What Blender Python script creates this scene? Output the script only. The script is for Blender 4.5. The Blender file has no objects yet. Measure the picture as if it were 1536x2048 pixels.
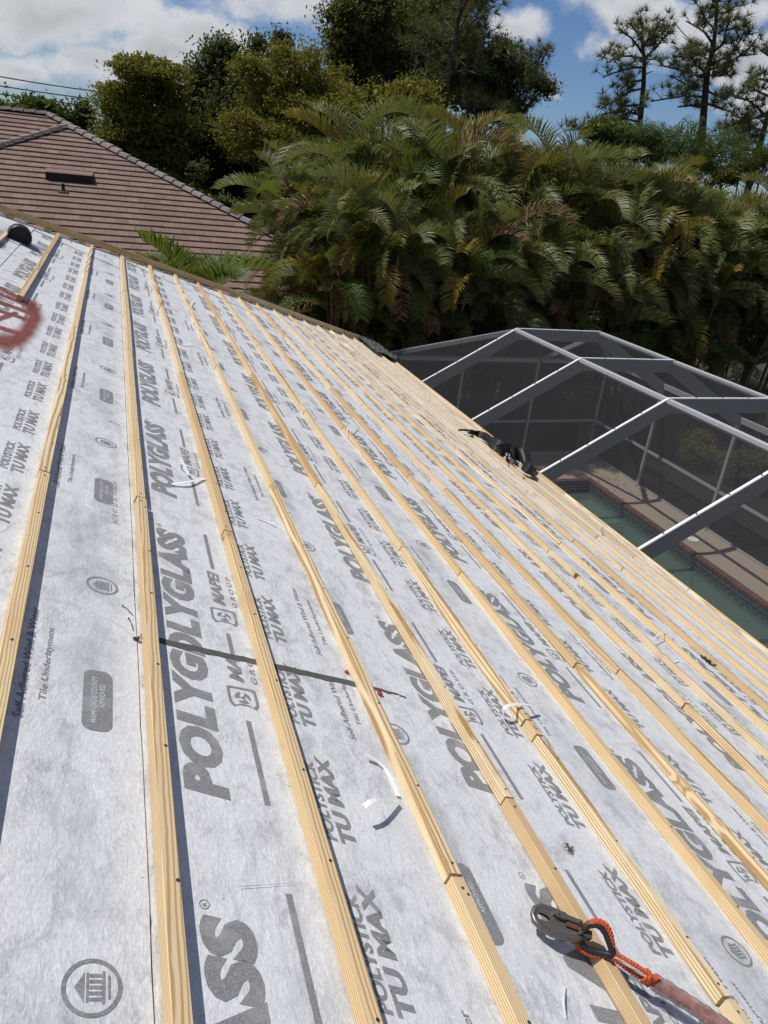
import bpy, math, random
import numpy as np
from mathutils import Vector, Matrix
rng = random.Random(7)
sc = bpy.context.scene
C = bpy.data.collections.new("place"); sc.collection.children.link(C)

# ------------------------------------------------------------------ frames
# World: Z up, Y along the battens, X level and down-slope.  The near roof has its own frame
# (v down the slope, u along the battens, n off the surface); ground is Z = 0.
SL = math.radians(22.62); Z0 = 5.0; S = 0.343
cA, sA = math.cos(SL), math.sin(SL)
RM = Matrix(((cA, 0, sA, 0), (0, 1, 0, 0), (-sA, 0, cA, Z0), (0, 0, 0, 1)))
def W(v, u, n=0.0): return RM @ Vector((v, u, n))
F = 1460.0
CAM = Vector((0.947, 0.0, 5.823))
RW = [Vector((0.944426, -0.313912, 0.097560)), Vector((-0.049183, -0.428383, -0.902258)), Vector((0.325023, 0.847318, -0.420015))]
def ray(px, py):
    d = RW[0]*((px-768)/F) + RW[1]*((py-1024)/F) + RW[2]
    return d.normalized()
def at(px, py, axis, val):                  # where a sight line meets a level / upright plane of the place
    d = ray(px, py); return CAM + d*((val-CAM[axis])/d[axis])
RMI = RM.inverted()
def RP(px, py, h=0.0):                      # the same for the near roof, in its own frame
    o = RMI @ CAM; d = RMI.to_3x3() @ ray(px, py)
    return o + d*((h-o.z)/d.z)

# ------------------------------------------------------------------ helpers
class MB:
    def __init__(s): s.v=[]; s.f=[]; s.m=[]
    def add(s, vs, fs, m=0):
        o=len(s.v); s.v += [tuple(x) for x in vs]
        s.f += [tuple(i+o for i in f) for f in fs]; s.m += [m]*len(fs)
    def box(s, a, b, m=0, M=None, ch=0.0):
        (x0,y0,z0),(x1,y1,z1)=a,b
        if ch:
            prof=[(x0,z0),(x1,z0),(x1,z1-ch),(x1-ch,z1),(x0+ch,z1),(x0,z1-ch)]
            vs=[Vector((x,y,z)) for y in (y0,y1) for x,z in prof]; n=6
            fs=[(i,(i+1)%n,n+(i+1)%n,n+i) for i in range(n)]+[tuple(range(n-1,-1,-1)),tuple(range(n,2*n))]
        else:
            vs=[Vector((x,y,z)) for z in (z0,z1) for y in (y0,y1) for x in (x0,x1)]
            fs=[(0,2,3,1),(4,5,7,6),(0,1,5,4),(2,6,7,3),(0,4,6,2),(1,3,7,5)]
        if M is not None: vs=[M@p for p in vs]
        s.add(vs,fs,m)
    def bar(s, p, q, w, h, m=0, up=Vector((0,0,1)), off=0.0):   # rectangular member from p to q; top face runs on the line p-q
        p,q=Vector(p),Vector(q); d=(q-p).normalized(); r=d.cross(up).normalized(); n=r.cross(d).normalized()
        vs=[]
        for c in (p,q):
            for a,b in ((-w/2,-h+off),(w/2,-h+off),(w/2,off),(-w/2,off)): vs.append(c+r*a+n*b)
        s.add(vs,[(0,1,5,4),(1,2,6,5),(2,3,7,6),(3,0,4,7),(0,3,2,1),(4,5,6,7)],m)
    def tube(s, pts, r, n=8, m=0, cap=True, closed=False):
        pts=[Vector(p) for p in pts]; k=len(pts); rs=r if isinstance(r,(list,tuple)) else [r]*k
        up=Vector((0,0,1)); vs=[]; prev=None
        for i,p in enumerate(pts):
            if closed: t=(pts[(i+1)%k]-pts[i-1])
            else: t=pts[min(i+1,k-1)]-pts[max(i-1,0)]
            t=t.normalized() if t.length>1e-9 else Vector((0,0,1))
            if prev is None:
                a=t.cross(up)
                if a.length<1e-3: a=t.cross(Vector((1,0,0)))
            else:
                a=prev-t*prev.dot(t)
                if a.length<1e-6: a=t.cross(up)
            a.normalize(); prev=a; b=t.cross(a)
            for j in range(n):
                th=2*math.pi*j/n; vs.append(p+(a*math.cos(th)+b*math.sin(th))*rs[i])
        fs=[]
        kk=k if closed else k-1
        for i in range(kk):
            for j in range(n):
                i2=(i+1)%k; fs.append((i*n+j,i*n+(j+1)%n,i2*n+(j+1)%n,i2*n+j))
        if cap and not closed: fs+= [tuple(range(n-1,-1,-1)),tuple(range((k-1)*n,k*n))]
        s.add(vs,fs,m)
    def prism(s, poly, z0, z1, m=0, M=None):
        n=len(poly); vs=[Vector((x,y,z)) for z in (z0,z1) for x,y in poly]
        fs=[(i,(i+1)%n,n+(i+1)%n,n+i) for i in range(n)]+[tuple(range(n-1,-1,-1)),tuple(range(n,2*n))]
        if M is not None: vs=[M@p for p in vs]
        s.add(vs,fs,m)
    def mesh(s, name, mats, smooth=False):
        me=bpy.data.meshes.new(name); me.from_pydata(s.v,[],s.f); 
        for m in (mats if isinstance(mats,(list,tuple)) else [mats]): me.materials.append(m)
        me.polygons.foreach_set('material_index', s.m)
        if smooth: me.polygons.foreach_set('use_smooth',[True]*len(s.f))
        me.update(); return me
    def build(s, name, mats, parent=None, M=None, smooth=False):
        return link(name, s.mesh(name,mats,smooth), parent, M)
def link(name, data, parent=None, M=None):
    o=bpy.data.objects.new(name,data); C.objects.link(o)
    if parent is not None: o.parent=parent
    if M is not None: o.matrix_local=M if parent is not None else o.matrix_local; 
    if M is not None and parent is None: o.matrix_world=M
    return o
def tag(o, label, cat, group=None):
    o['label']=label; o['category']=cat
    if group: o['group']=group
    return o
def thing(name, label, cat, M=None, group=None):
    return tag(link(name,None,None,M or Matrix()),label,cat,group)
def struct(name, o=None, kind='structure'): o['kind']=kind; return o
def RT(v,u,n=0.0,rz=0.0): return RM @ Matrix.Translation((v,u,n)) @ Matrix.Rotation(rz,4,'Z')
ORD=['first','second','third','fourth','fifth','sixth','seventh','eighth','ninth','tenth','eleventh','twelfth','thirteenth','fourteenth','fifteenth','sixteenth','seventeenth','eighteenth','nineteenth','twentieth']

# ------------------------------------------------------------------ materials
class NT:
    def __init__(s,name):
        s.mat=bpy.data.materials.new(name); s.mat.use_nodes=True; s.t=s.mat.node_tree; s.t.nodes.clear()
        s.out=s.n('ShaderNodeOutputMaterial')
    def n(s,typ,**kw):
        x=s.t.nodes.new(typ)
        for k,v in kw.items(): setattr(x,k,v)
        return x
    def l(s,a,b): s.t.links.new(a,b)
    def val(s,sock,v):
        if hasattr(v,'is_output') or isinstance(v,bpy.types.NodeSocket): s.l(v,sock)
        else: sock.default_value=v
    def math(s,op,a,b=0.0,c=None,clamp=False):
        x=s.n('ShaderNodeMath',operation=op,use_clamp=clamp); s.val(x.inputs[0],a); s.val(x.inputs[1],b)
        if c is not None: s.val(x.inputs[2],c)
        return x.outputs[0]
    def vmath(s,op,a,b=None):
        x=s.n('ShaderNodeVectorMath',operation=op); s.val(x.inputs[0],a)
        if b is not None: s.val(x.inputs[1] if op!='SCALE' else x.inputs[3],b)
        return x.outputs['Value'] if op in ('LENGTH','DOT_PRODUCT','DISTANCE') else x.outputs[0]
    def noise(s,vec,scale,detail=3,rough=.5,dist=0.0):
        x=s.n('ShaderNodeTexNoise'); s.val(x.inputs['Vector'],vec); x.inputs['Scale'].default_value=scale
        x.inputs['Detail'].default_value=detail; x.inputs['Roughness'].default_value=rough; x.inputs['Distortion'].default_value=dist
        return x.outputs['Fac']
    def ramp(s,fac,stops,interp='LINEAR'):
        x=s.n('ShaderNodeValToRGB'); s.val(x.inputs[0],fac); r=x.color_ramp; r.interpolation=interp
        while len(r.elements)<len(stops): r.elements.new(0.5)
        for e,(p,c) in zip(r.elements,stops): e.position=p; e.color=(*c,1) if len(c)==3 else c
        return x.outputs[0]
    def mix(s,fac,a,b,blend='MIX'):
        x=s.n('ShaderNodeMix',data_type='RGBA',blend_type=blend); s.val(x.inputs[0],fac)
        for i,v in ((6,a),(7,b)):
            if isinstance(v,tuple): v=(*v,1) if len(v)==3 else v
            s.val(x.inputs[i],v)
        return x.outputs[2]
    def smooth(s,x,a,b):
        m=s.n('ShaderNodeMapRange',interpolation_type='SMOOTHSTEP'); s.val(m.inputs[0],x); m.inputs[1].default_value=a; m.inputs[2].default_value=b
        return m.outputs[0]
    def coord(s,which='Object'): return s.n('ShaderNodeTexCoord').outputs[which]
    def scale(s,vec,sx,sy,sz):
        x=s.n('ShaderNodeMapping'); s.val(x.inputs[0],vec); x.inputs[3].default_value=(sx,sy,sz); return x.outputs[0]
    def sep(s,vec):
        x=s.n('ShaderNodeSeparateXYZ'); s.l(vec,x.inputs[0]); return x.outputs
    def comb(s,a,b,c):
        x=s.n('ShaderNodeCombineXYZ')
        for i,v in enumerate((a,b,c)): s.val(x.inputs[i],v)
        return x.outputs[0]
    def bump(s,h,strength,dist=.01):
        x=s.n('ShaderNodeBump'); x.inputs['Strength'].default_value=strength; x.inputs['Distance'].default_value=dist; s.l(h,x.inputs['Height']); return x.outputs[0]
    def bsdf(s,color,rough=.6,normal=None,metal=0.0,spec=.5,out=True):
        x=s.n('ShaderNodeBsdfPrincipled')
        if isinstance(color,tuple) and len(color)==3: color=(*color,1)
        s.val(x.inputs['Base Color'],color); s.val(x.inputs['Roughness'],rough); x.inputs['Metallic'].default_value=metal
        x.inputs['Specular IOR Level'].default_value=spec
        if normal is not None: s.l(normal,x.inputs['Normal'])
        if out: s.l(x.outputs[0],s.out.inputs[0])
        return x.outputs[0]
def simple(name,col,rough=.6,var=.15,scale=20,metal=0.0,spec=.5,bump=0.0):
    t=NT(name); co=t.coord(); n=t.noise(co,scale,4,.6)
    c=t.mix(n,tuple(x*(1-var) for x in col),tuple(min(1,x*(1+var)) for x in col))
    t.bsdf(c,rough,t.bump(n,bump,.005) if bump else None,metal,spec); return t.mat

def paint_layer(t,co,c):
    x,y,z=t.sep(co)
    nz=t.noise(co,9,4,.6); nz2=t.noise(co,40,3,.6)
    def cap(A,B,rv_,ru,soft):
        ax,ay=A.x/rv_,A.y/ru; bx,by=B.x/rv_-ax,B.y/ru-ay; q=1/(bx*bx+by*by)
        px_=t.math('MULTIPLY_ADD',xx,1/rv_,-ax); py_=t.math('MULTIPLY_ADD',yy,1/ru,-ay)
        h=t.math('MULTIPLY',t.math('MULTIPLY_ADD',px_,bx,t.math('MULTIPLY',py_,by)),q,clamp=True)
        ex=t.math('MULTIPLY_ADD',h,-bx,px_); ey=t.math('MULTIPLY_ADD',h,-by,py_)
        return t.smooth(t.math('SQRT',t.math('ADD',t.math('MULTIPLY',ex,ex),t.math('MULTIPLY',ey,ey))),1.15,soft)
    xx=t.math('ADD',x,t.math('MULTIPLY_ADD',nz,.014,-.007)); yy=t.math('ADD',y,t.math('MULTIPLY_ADD',nz,.09,-.045)); p=None
    bp=[RP(*q) for q in ((63,612),(70,636),(54,664),(34,682),(-6,684))]
    for A,B in zip(bp[:-1],bp[1:]): k=cap(A,B,.062,.25,.2); p=k if p is None else t.math('MAXIMUM',p,k)
    for q0,q1 in (((-5,573),(46,603)),((-5,587),(58,614)),((-5,603),(62,628)),((-5,621),(58,642)),((-5,655),(48,671)),((-5,640),(30,628))):
        p=t.math('MAXIMUM',p,t.math('MULTIPLY',cap(RP(*q0),RP(*q1),.02,.06,.5),.95))
    p=t.math('MULTIPLY',p,t.math('MULTIPLY_ADD',nz2,.6,.72),clamp=True)
    c=t.mix(p,c,t.mix(nz,(.17,.04,.027),(.25,.068,.045)))
    return c
def mat_underlay(name,spray=False):
    t=NT(name); co=t.coord()
    big=t.noise(co,2.3,4,.6); mid=t.noise(t.scale(co,1.3,.8,1),14,5,.62,.6); fine=t.noise(t.scale(co,1,.45,1),260,3,.7)
    wr=t.noise(t.scale(co,2.2,1,1),30,3,.55,1.2)
    grime=t.math('MULTIPLY',t.smooth(t.math('ADD',t.math('MULTIPLY',mid,.65),t.math('MULTIPLY',big,.35)),.45,.66),.85)
    c=t.mix(grime,(.70,.712,.732),(.40,.41,.43))
    c=t.mix(t.smooth(fine,.42,.68),t.mix(.16,c,(.3,.31,.32)),t.mix(.5,c,(.78,.79,.8)))
    st2=t.noise(t.scale(co,1.6,.7,1),44,4,.6,1.6); c=t.mix(t.math('MULTIPLY',t.smooth(st2,.53,.66),.42),c,(.86,.87,.89)); c=t.mix(t.math('MULTIPLY',t.smooth(wr,.57,.72),.35),c,(.84,.85,.87))
    cr=t.smooth(t.math('ABSOLUTE',t.math('SUBTRACT',t.noise(t.scale(co,1,.35,1),3.2,2,.5,.8),.5)),.012,.002); c=t.mix(t.math('MULTIPLY',cr,.22),c,(.36,.37,.39))
    # scuffed patches and small dirt flecks
    sc_=t.smooth(t.noise(t.scale(co,1,.6,1),5.5,6,.72),.60,.72); c=t.mix(t.math('MULTIPLY',sc_,.38),c,(.27,.28,.3))
    lp=t.math('FRACT',t.math('DIVIDE',t.math('SUBTRACT',t.sep(co)[0],.145),.87)); bandg=t.math('MULTIPLY',t.math('MULTIPLY',t.smooth(lp,.66,.84),t.smooth(lp,.985,.9)),t.smooth(t.noise(t.scale(co,1,.5,1),4,6,.7),.42,.7)); c=t.mix(t.math('MULTIPLY',bandg,.55),c,(.25,.265,.29))
    fl=t.smooth(t.noise(co,90,2,.5),.735,.77); c=t.mix(t.math('MULTIPLY',fl,.55),c,(.16,.15,.14))
    if spray: c=paint_layer(t,co,c)
    h=t.math('ADD',t.math('MULTIPLY',fine,.4),t.math('ADD',t.math('MULTIPLY',wr,1.3),t.math('MULTIPLY',mid,1.6)))
    t.bsdf(c,.62,t.bump(h,.35,.004),spec=.35); return t.mat
M_UND=mat_underlay('underlayment'); M_UNDS=mat_underlay('underlayment sprayed',True)
def mat_ink(spray=False):
    t=NT('grey print'); co=t.coord(); n=t.noise(co,240,3,.7); m=t.noise(co,12,4,.6)
    c=t.mix(t.smooth(n,.35,.75),(.185,.189,.194),(.33,.334,.34)); c=t.mix(t.math('MULTIPLY',t.smooth(m,.5,.7),.45),c,(.40,.41,.42))
    if spray: c=paint_layer(t,co,t.mix(.0,c,c))
    t.bsdf(c,.65,spec=.3); return t.mat
M_INK=mat_ink(); M_INKS=mat_ink(True); M_INKW=simple('unprinted fabric',(.58,.6,.63),.65,.15,200)
def mat_tar():
    t=NT('bitumen'); co=t.coord(); n=t.noise(co,60,4,.7)
    t.bsdf(t.mix(n,(.05,.048,.045),(.13,.125,.115)),.7,t.bump(n,.5,.004)); return t.mat
M_TAR=mat_tar()

def mat_wood(name, warm=0.0, grey=0.0):
    t=NT(name); co=t.coord(); rnd=t.n('ShaderNodeObjectInfo').outputs['Random']
    off=t.comb(t.math('MULTIPLY',rnd,37.1),t.math('MULTIPLY',rnd,91.7),t.math('MULTIPLY',rnd,53.3))
    p=t.vmath('ADD',co,off); x,y,z=t.sep(co)
    r2=t.math('FRACT',t.math('MULTIPLY',rnd,17.31)); r3=t.math('FRACT',t.math('MULTIPLY',rnd,71.7))
    # knots: sparse cells, squeezed across the stick so that some land in it
    vo=t.n('ShaderNodeTexVoronoi'); t.l(t.scale(p,.55,1,.55),vo.inputs['Vector']); vo.inputs['Scale'].default_value=2.6
    kd=t.math('DIVIDE',vo.outputs['Distance'],2.6)
    kn=t.smooth(kd,.024,.013); kr=t.smooth(kd,.075,.012)
    wav=t.noise(t.scale(p,1,.6,1),2.0,2,.5); wav2=t.noise(t.scale(p,3,1.0,3),9,2,.5)
    cx=t.math('MULTIPLY_ADD',r2,.13,-.05); cz=t.math('MULTIPLY_ADD',r3,-.06,.004)
    ox,oy,oz=t.sep(co)
    dx=t.math('SUBTRACT',t.math('ADD',ox,t.math('MULTIPLY_ADD',wav,.022,-.011)),cx); dz=t.math('ADD',t.math('SUBTRACT',t.math('ADD',oz,t.math('MULTIPLY_ADD',wav2,.004,-.002)),cz),t.math('MULTIPLY',oy,t.math('MULTIPLY_ADD',t.math('FRACT',t.math('MULTIPLY',rnd,5.7)),.026,-.013)))
    rr=t.math('SQRT',t.math('ADD',t.math('MULTIPLY',dx,dx),t.math('MULTIPLY',dz,dz)))
    rr=t.math('ADD',t.math('MULTIPLY_ADD',ox,.38,rr),t.math('MULTIPLY',kr,.012))
    ring=t.math('FRACT',t.math('MULTIPLY',rr,t.math('MULTIPLY_ADD',r3,80,120)))
    late=t.smooth(t.math('ABSOLUTE',t.math('SUBTRACT',ring,.66)),.33,.04)
    fib=t.noise(t.scale(p,1,.025,1),420,3,.6); tone=t.noise(t.scale(p,1,.5,1),5,3,.6)
    early=t.mix(rnd,(.89,.77,.54),(.78,.59,.33)); lat=t.mix(r2,(.56,.37,.165),(.40,.235,.09))
    c=t.mix(late,early,lat)
    c=t.mix(t.math('MULTIPLY',t.smooth(tone,.5,.72),.4),c,(.62,.39,.17))
    c=t.mix(t.math('MULTIPLY',t.smooth(t.math('FRACT',t.math('MULTIPLY',rnd,29.3)),.74,.84),.5),c,(.50,.30,.12))
    c=t.mix(t.math('MULTIPLY',fib,.28),c,(.42,.28,.14))
    c=t.mix(t.math('MULTIPLY',kr,.45),c,(.42,.22,.09)); c=t.mix(kn,c,(.13,.055,.025))
    st=t.smooth(t.noise(t.scale(p,6,1.2,6),7,4,.7),.66,.74); c=t.mix(t.math('MULTIPLY',st,.5),c,(.26,.17,.09))
    if grey: c=t.mix(grey,c,(.42,.34,.24))
    t.bsdf(c,.62,t.bump(t.math('ADD',fib,t.math('MULTIPLY',late,.4)),.25,.002),spec=.3); return t.mat
M_WOOD=mat_wood('pine'); M_HIP=mat_wood('pine weathered')

def mat_leaf(name,cols,rough=.55,trans=.3,spec=.2):
    t=NT(name); g=t.n('ShaderNodeNewGeometry'); r=g.outputs['Random Per Island']
    stops=[(i/max(1,len(cols)-1),c) for i,c in enumerate(cols)]
    c=t.ramp(r,stops); b=t.bsdf(c,rough,spec=spec,out=False)
    tr=t.n('ShaderNodeBsdfTranslucent'); t.l(t.mix(.5,c,(.22,.25,.03),'MIX'),tr.inputs[0])
    m=t.n('ShaderNodeMixShader'); m.inputs[0].default_value=trans; t.l(b,m.inputs[1]); t.l(tr.outputs[0],m.inputs[2]); t.l(m.outputs[0],t.out.inputs[0])
    return t.mat
M_LF_OL=mat_leaf('olive leaves',[(.10,.10,.018),(.19,.178,.03),(.28,.235,.045)],.6,.38,.15)
M_LF_DK=mat_leaf('dark leaves',[(.03,.045,.015),(.055,.072,.025),(.08,.09,.038)])
M_LF_MX=mat_leaf('mixed leaves',[(.06,.07,.02),(.115,.115,.035),(.16,.14,.048)])
M_LF_GR=mat_leaf('fresh leaves',[(.05,.085,.014),(.10,.14,.03)])
M_NEED=mat_leaf('pine needles',[(.07,.09,.035),(.12,.14,.055),(.16,.16,.075)],.5,.25)
M_FR_G=mat_leaf('frond green',[(.095,.11,.036),(.16,.172,.058),(.225,.222,.08)],.5,.3,.3); M_FR_Q=mat_leaf('queen palm frond',[(.045,.075,.022),(.075,.11,.035)],.6,.3,.08)
M_FR_B=mat_leaf('frond bright green',[(.08,.125,.025),(.13,.18,.04)],.5,.4,.22)
M_FR_Y=mat_leaf('frond yellowing',[(.14,.14,.03),(.22,.17,.03),(.25,.15,.03)],.45,.3)
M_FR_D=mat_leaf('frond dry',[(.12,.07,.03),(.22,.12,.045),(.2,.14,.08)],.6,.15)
M_STEM=simple('palm stem',(.16,.15,.07),.6,.4,14)
M_BARK=simple('bark',(.075,.058,.045),.85,.4,12,bump=.6)
M_ALU=simple('painted aluminium',(.32,.322,.335),.4,.05,8,spec=.5); M_ALU2=simple('mill aluminium',(.46,.465,.475),.4,.05,8,spec=.5); M_ALUW=simple('white screen strip',(.85,.85,.85),.4,.03,8)
M_STEEL=simple('worn steel',(.22,.2,.17),.4,.3,60,metal=.75)
M_BLACK=simple('black plastic',(.018,.018,.02),.45,.3,40)
M_ORANGE=simple('orange rope',(.52,.085,.022),.65,.4,160)
M_WHITE=simple('white plastic strap',(.93,.93,.93),.35,.02,60)
M_NAIL=simple('nail steel',(.09,.08,.07),.45,.3,90,metal=.5)
M_RED=simple('red plastic',(.5,.02,.02),.4,.2,60)
M_STUC=simple('stucco wall',(.55,.5,.42),.85,.08,60,bump=.3)
M_TRIM=simple('painted trim',(.6,.58,.54),.5,.05,20)
# ------------------------------------------------------------------ the near house: deck, walls, fascia
VE = 6.25                                     # eave
def hipu(v): return 8.70+0.86*v
house=thing('house','house under re-roofing, its slope covered in printed white underlayment and pine battens','house',Matrix.Translation((0,0,0)))
m=MB()
corner=W(VE,hipu(VE)+.05,-.012); top=W(-2.5,hipu(-2.5)+.05,-.012)
a=[W(-2.5,-3,-.012),W(VE,-3,-.012),corner,top]
far=[top,corner,Vector((-9.5,corner.y,corner.z)),Vector((-9.5+ (corner.y-top.y)*.0,corner.y-.01,corner.z))]
back=[Vector((top.x-8,-3,top.z-3.4)),W(-2.5,-3,-.012),top,Vector((top.x-8,corner.y,top.z-3.4))]
for q in (a,[top,corner,Vector((top.x-8,corner.y,top.z-3.4))],back): m.add(q,[tuple(range(len(q)))])
m.build('roof_deck',simple('plywood deck',(.35,.24,.13),.8,.2,6),house)
m=MB(); m.box((-9.4,-2.8,0),(5.25,corner.y-.45,2.42)); m.build('wall',M_STUC,house)
m=MB(); m.bar(W(VE,-3,-.03),W(VE,corner.y,-.03),.02,.18,off=0); m.bar(Vector((corner.x,corner.y+.011,corner.z-.02)),Vector((-9,corner.y+.011,corner.z-.02)),.02,.16)
m.build('fascia',M_TRIM,house)
m=MB(); m.box((VE-.04,-3,.0),(VE+.012,hipu(VE),.002)); m.box((VE+.012,-3,-.05),(VE+.014,hipu(VE),.002))
m.build('drip_edge',simple('galvanised drip edge',(.5,.5,.5),.35,.1,30,metal=.8),house,RM)
m=MB(); m.box((-9.4,-2.8,2.42),(5.70,corner.y-.06,2.44)); m.build('soffit',M_TRIM,house)

# ------------------------------------------------------------------ lettering
_tc={}
def glyphs(s, bold=.0, shear=.0, spacing=1.0):
    key=(s,bold,shear,spacing)
    if key in _tc: return _tc[key]
    cu=bpy.data.curves.new('t','FONT'); cu.body=s; cu.resolution_u=3; cu.offset=bold; cu.shear=shear; cu.space_character=spacing; cu.size=1.0
    o=bpy.data.objects.new('t',cu); C.objects.link(o)
    dg=bpy.context.evaluated_depsgraph_get(); dg.update()
    me=o.evaluated_get(dg).to_mesh(); n=len(me.vertices); co=np.empty(n*3); me.vertices.foreach_get('co',co); co=co.reshape(-1,3)[:,:2].copy()
    fs=[tuple(p.vertices) for p in me.polygons]
    o.evaluated_get(dg).to_mesh_clear(); bpy.data.objects.remove(o); bpy.data.curves.remove(cu)
    lo,hi=co.min(0),co.max(0); co=(co-lo)/(hi-lo)
    _tc[key]=(co,fs); return _tc[key]
class Print:                                   # flat ink on one sheet; x reads along u, letter tops point up-slope
    def __init__(s,nf): s.ink=MB(); s.pale=MB(); s.nf=nf
    def put(s,mb,pts,fs,u0,vb,lift): mb.add([(vb-y,u0+x,s.nf(vb-y)+lift) for x,y in pts],fs)
    def text(s,st,u0,vb,w,h,bold=.0,shear=.0,spacing=1.0,pale=False):
        co,fs=glyphs(st,bold,shear,spacing); s.put(s.pale if pale else s.ink,co*np.array([w,h]),fs,u0,vb,.0016 if pale else .0008)
    def rect(s,u0,u1,v0,v1): s.put(s.ink,[(0,0),(u1-u0,0),(u1-u0,v1-v0),(0,v1-v0)],[(0,1,2,3)],u0,v1,.0008)
    def band(s,outer,inner,uc,vc,pale=False):
        n=len(outer); s.put(s.pale if pale else s.ink,list(outer)+list(inner),[(i,(i+1)%n,n+(i+1)%n,n+i) for i in range(n)],uc,vc,.0008)
    def fill(s,poly,uc,vc,pale=False): s.put(s.pale if pale else s.ink,poly,[tuple(range(len(poly)))],uc,vc,.0016 if pale else .0008)
def circ(r,n=28,sx=1,sy=1): return [(r*sx*math.cos(2*math.pi*i/n),r*sy*math.sin(2*math.pi*i/n)) for i in range(n)]
def rrect(a,b,r,n=5):
    o=[]
    for cx,cy,t0 in ((a-r,b-r,0),(-a+r,b-r,90),(-a+r,-b+r,180),(a-r,-b+r,270)):
        for i in range(n+1):
            t=math.radians(t0+90*i/n); o.append((cx+r*math.cos(t),cy+r*math.sin(t)))
    return o
def logo(p,uc,vc,k):
    sh=[(-.5,.38),(-.28,.5),(.42,.5),(.5,.42),(.5,-.42),(.42,-.5),(-.28,-.5),(-.5,-.38),(-.38,-.18),(-.38,.18)]
    o=[(x*k,y*k) for x,y in sh]; p.band(o,[(x*.80,y*.80) for x,y in o],uc,vc)
    for t in range(3):
        a0=t*2.094+.3; arc=[a0+i*.3 for i in range(6)]
        out=[(math.cos(t2)*.27*k,math.sin(t2)*.27*k) for t2 in arc]; inn=[(math.cos(t2)*(.2-.03*i)*k,math.sin(t2)*(.2-.03*i)*k) for i,t2 in enumerate(arc)]
        n=len(arc); p.put(p.ink,out+inn,[(i,i+1,n+i+1,n+i) for i in range(n-1)],uc,vc,.0008)
    p.fill([(x*k*.07,y*k*.07) for x,y in circ(1,10)],uc,vc)
def seal(p,uc,vc,r):
    p.band(circ(r),circ(r*.85),uc,vc)
    b=lambda x0,y0,x1,y1:p.fill([(x0*r,y0*r),(x1*r,y0*r),(x1*r,y1*r),(x0*r,y1*r)],uc,vc)
    p.fill([(-.52*r,.26*r),(.52*r,.26*r),(.0,.58*r)],uc,vc); b(-.5,.12,.5,.2); b(-.56,-.42,.56,-.32)
    for x in (-.46,-.26,-.06,.14,.34): b(x,-.3,x+.12,.1)
    b(-.4,-.6,.4,-.52)
def badge(p,uc,vc):
    a,b=.108,.034; p.band(rrect(a,b,.024),rrect(a*.95,b*.84,.02),uc,vc); p.band(rrect(a*.95,b*.84,.02),rrect(a*.80,b*.34,.002),uc,vc)
    p.fill(rrect(a*.80,b*.34,.002),uc,vc)
    p.text('MIAMI-DADE COUNTY',uc-.083,vc-.002,.166,.013,.012,0,1.02,True); p.text('APPROVED',uc-.03,vc+.0165,.085,.0125,.012,0,1.02,True)
def repeat(p,L,u,small=True):
    p.text('POLYGLASS',u,L+.199,.895,.108,.062,.16,1.06)
    if small: p.text('R',u+.912,L+.111,.008,.009,.01); p.band([(x,y+.0045) for x,y in circ(.0105,12)],[(x,y+.0045) for x,y in circ(.0085,12)],u+.916,L+.111)
    p.rect(u,u+.285,L+.280,L+.2945); p.rect(u+.685,u+.95,L+.280,L+.2945)
    logo(p,u+.378,L+.288,.088); p.text('MAPEI',u+.447,L+.3035,.215,.043,.045,.2,1.0)
    p.text('GROUP',u+.45,L+.346,.2,.0185,.025,.12,1.55)
    for j in range(3):
        t=u-.09+.395*j
        p.text('POLYSTICK',t+.006,L+.4465,.258,.029,.04,.2,1.02); p.text('TU MAX',t,L+.497,.286,.0425,.05,.2,.98)
    if small:
        p.text('Self-Adhered Wind & Water',u+.285,L+.618,.43,.0205,.018,.14); p.text('Tile Underlayment',u+.355,L+.664,.285,.0205,.018,.14)
def clip(o,axis,val,keep_less):
    import bmesh
    bm=bmesh.new(); bm.from_mesh(o.data); co=[0,0,0]; co[axis]=val; no=[0,0,0]; no[axis]=1
    bmesh.ops.bisect_plane(bm,geom=bm.verts[:]+bm.edges[:]+bm.faces[:],plane_co=co,plane_no=no,clear_outer=keep_less,clear_inner=not keep_less)
    bm.to_mesh(o.data); bm.free()

# ------------------------------------------------------------------ underlayment courses
LAP0, EXPO = .145, .87
PST={-2:.9,-1:.5,0:1.07,1:1.6,2:1.355,3:2.01,4:.55,5:.95,6:1.3}
SEALS={0:(.777,1.46),1:(.35,.98),2:(.881,1.58),3:(.4,1.0),4:(.7,.1),5:(.2,.8),6:(.5,1.1),-1:(.3,.9),-2:(.1,.7)}
ENDU={-2:6.6,-1:7.3,0:8.62,1:9.46,2:10.15,3:11.0,4:11.75,5:12.5,6:13.3}
GRP='underlayment courses on the near roof'
def nfun(L): return lambda v: .0015+.0042*(v-L+.06)/.93
def sheet_poly(L,v1,ua,ub,seed,hip=False):
    r=random.Random(seed); m=MB(); v0=L-.06; nf=nfun(L); step=.12
    n=max(2,int((ub-ua)/step)); us=[ua+(ub-ua)*i/n for i in range(n+1)]
    rows=[]
    for u in us:
        e=v1+r.uniform(-.0014,.0014)
        rows.append((u,e))
    vs=[];fs=[]
    for u,e in rows:
        vs+= [(v0,u,nf(v0)),(L,u,nf(L)),(e,u,nf(e)),(e+.0006,u,nf(e)-.004)]
    for i in range(n):
        for j in range(3): b=i*4+j; fs.append((b,b+1,b+5,b+4))
    m.add(vs,fs); return m
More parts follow.
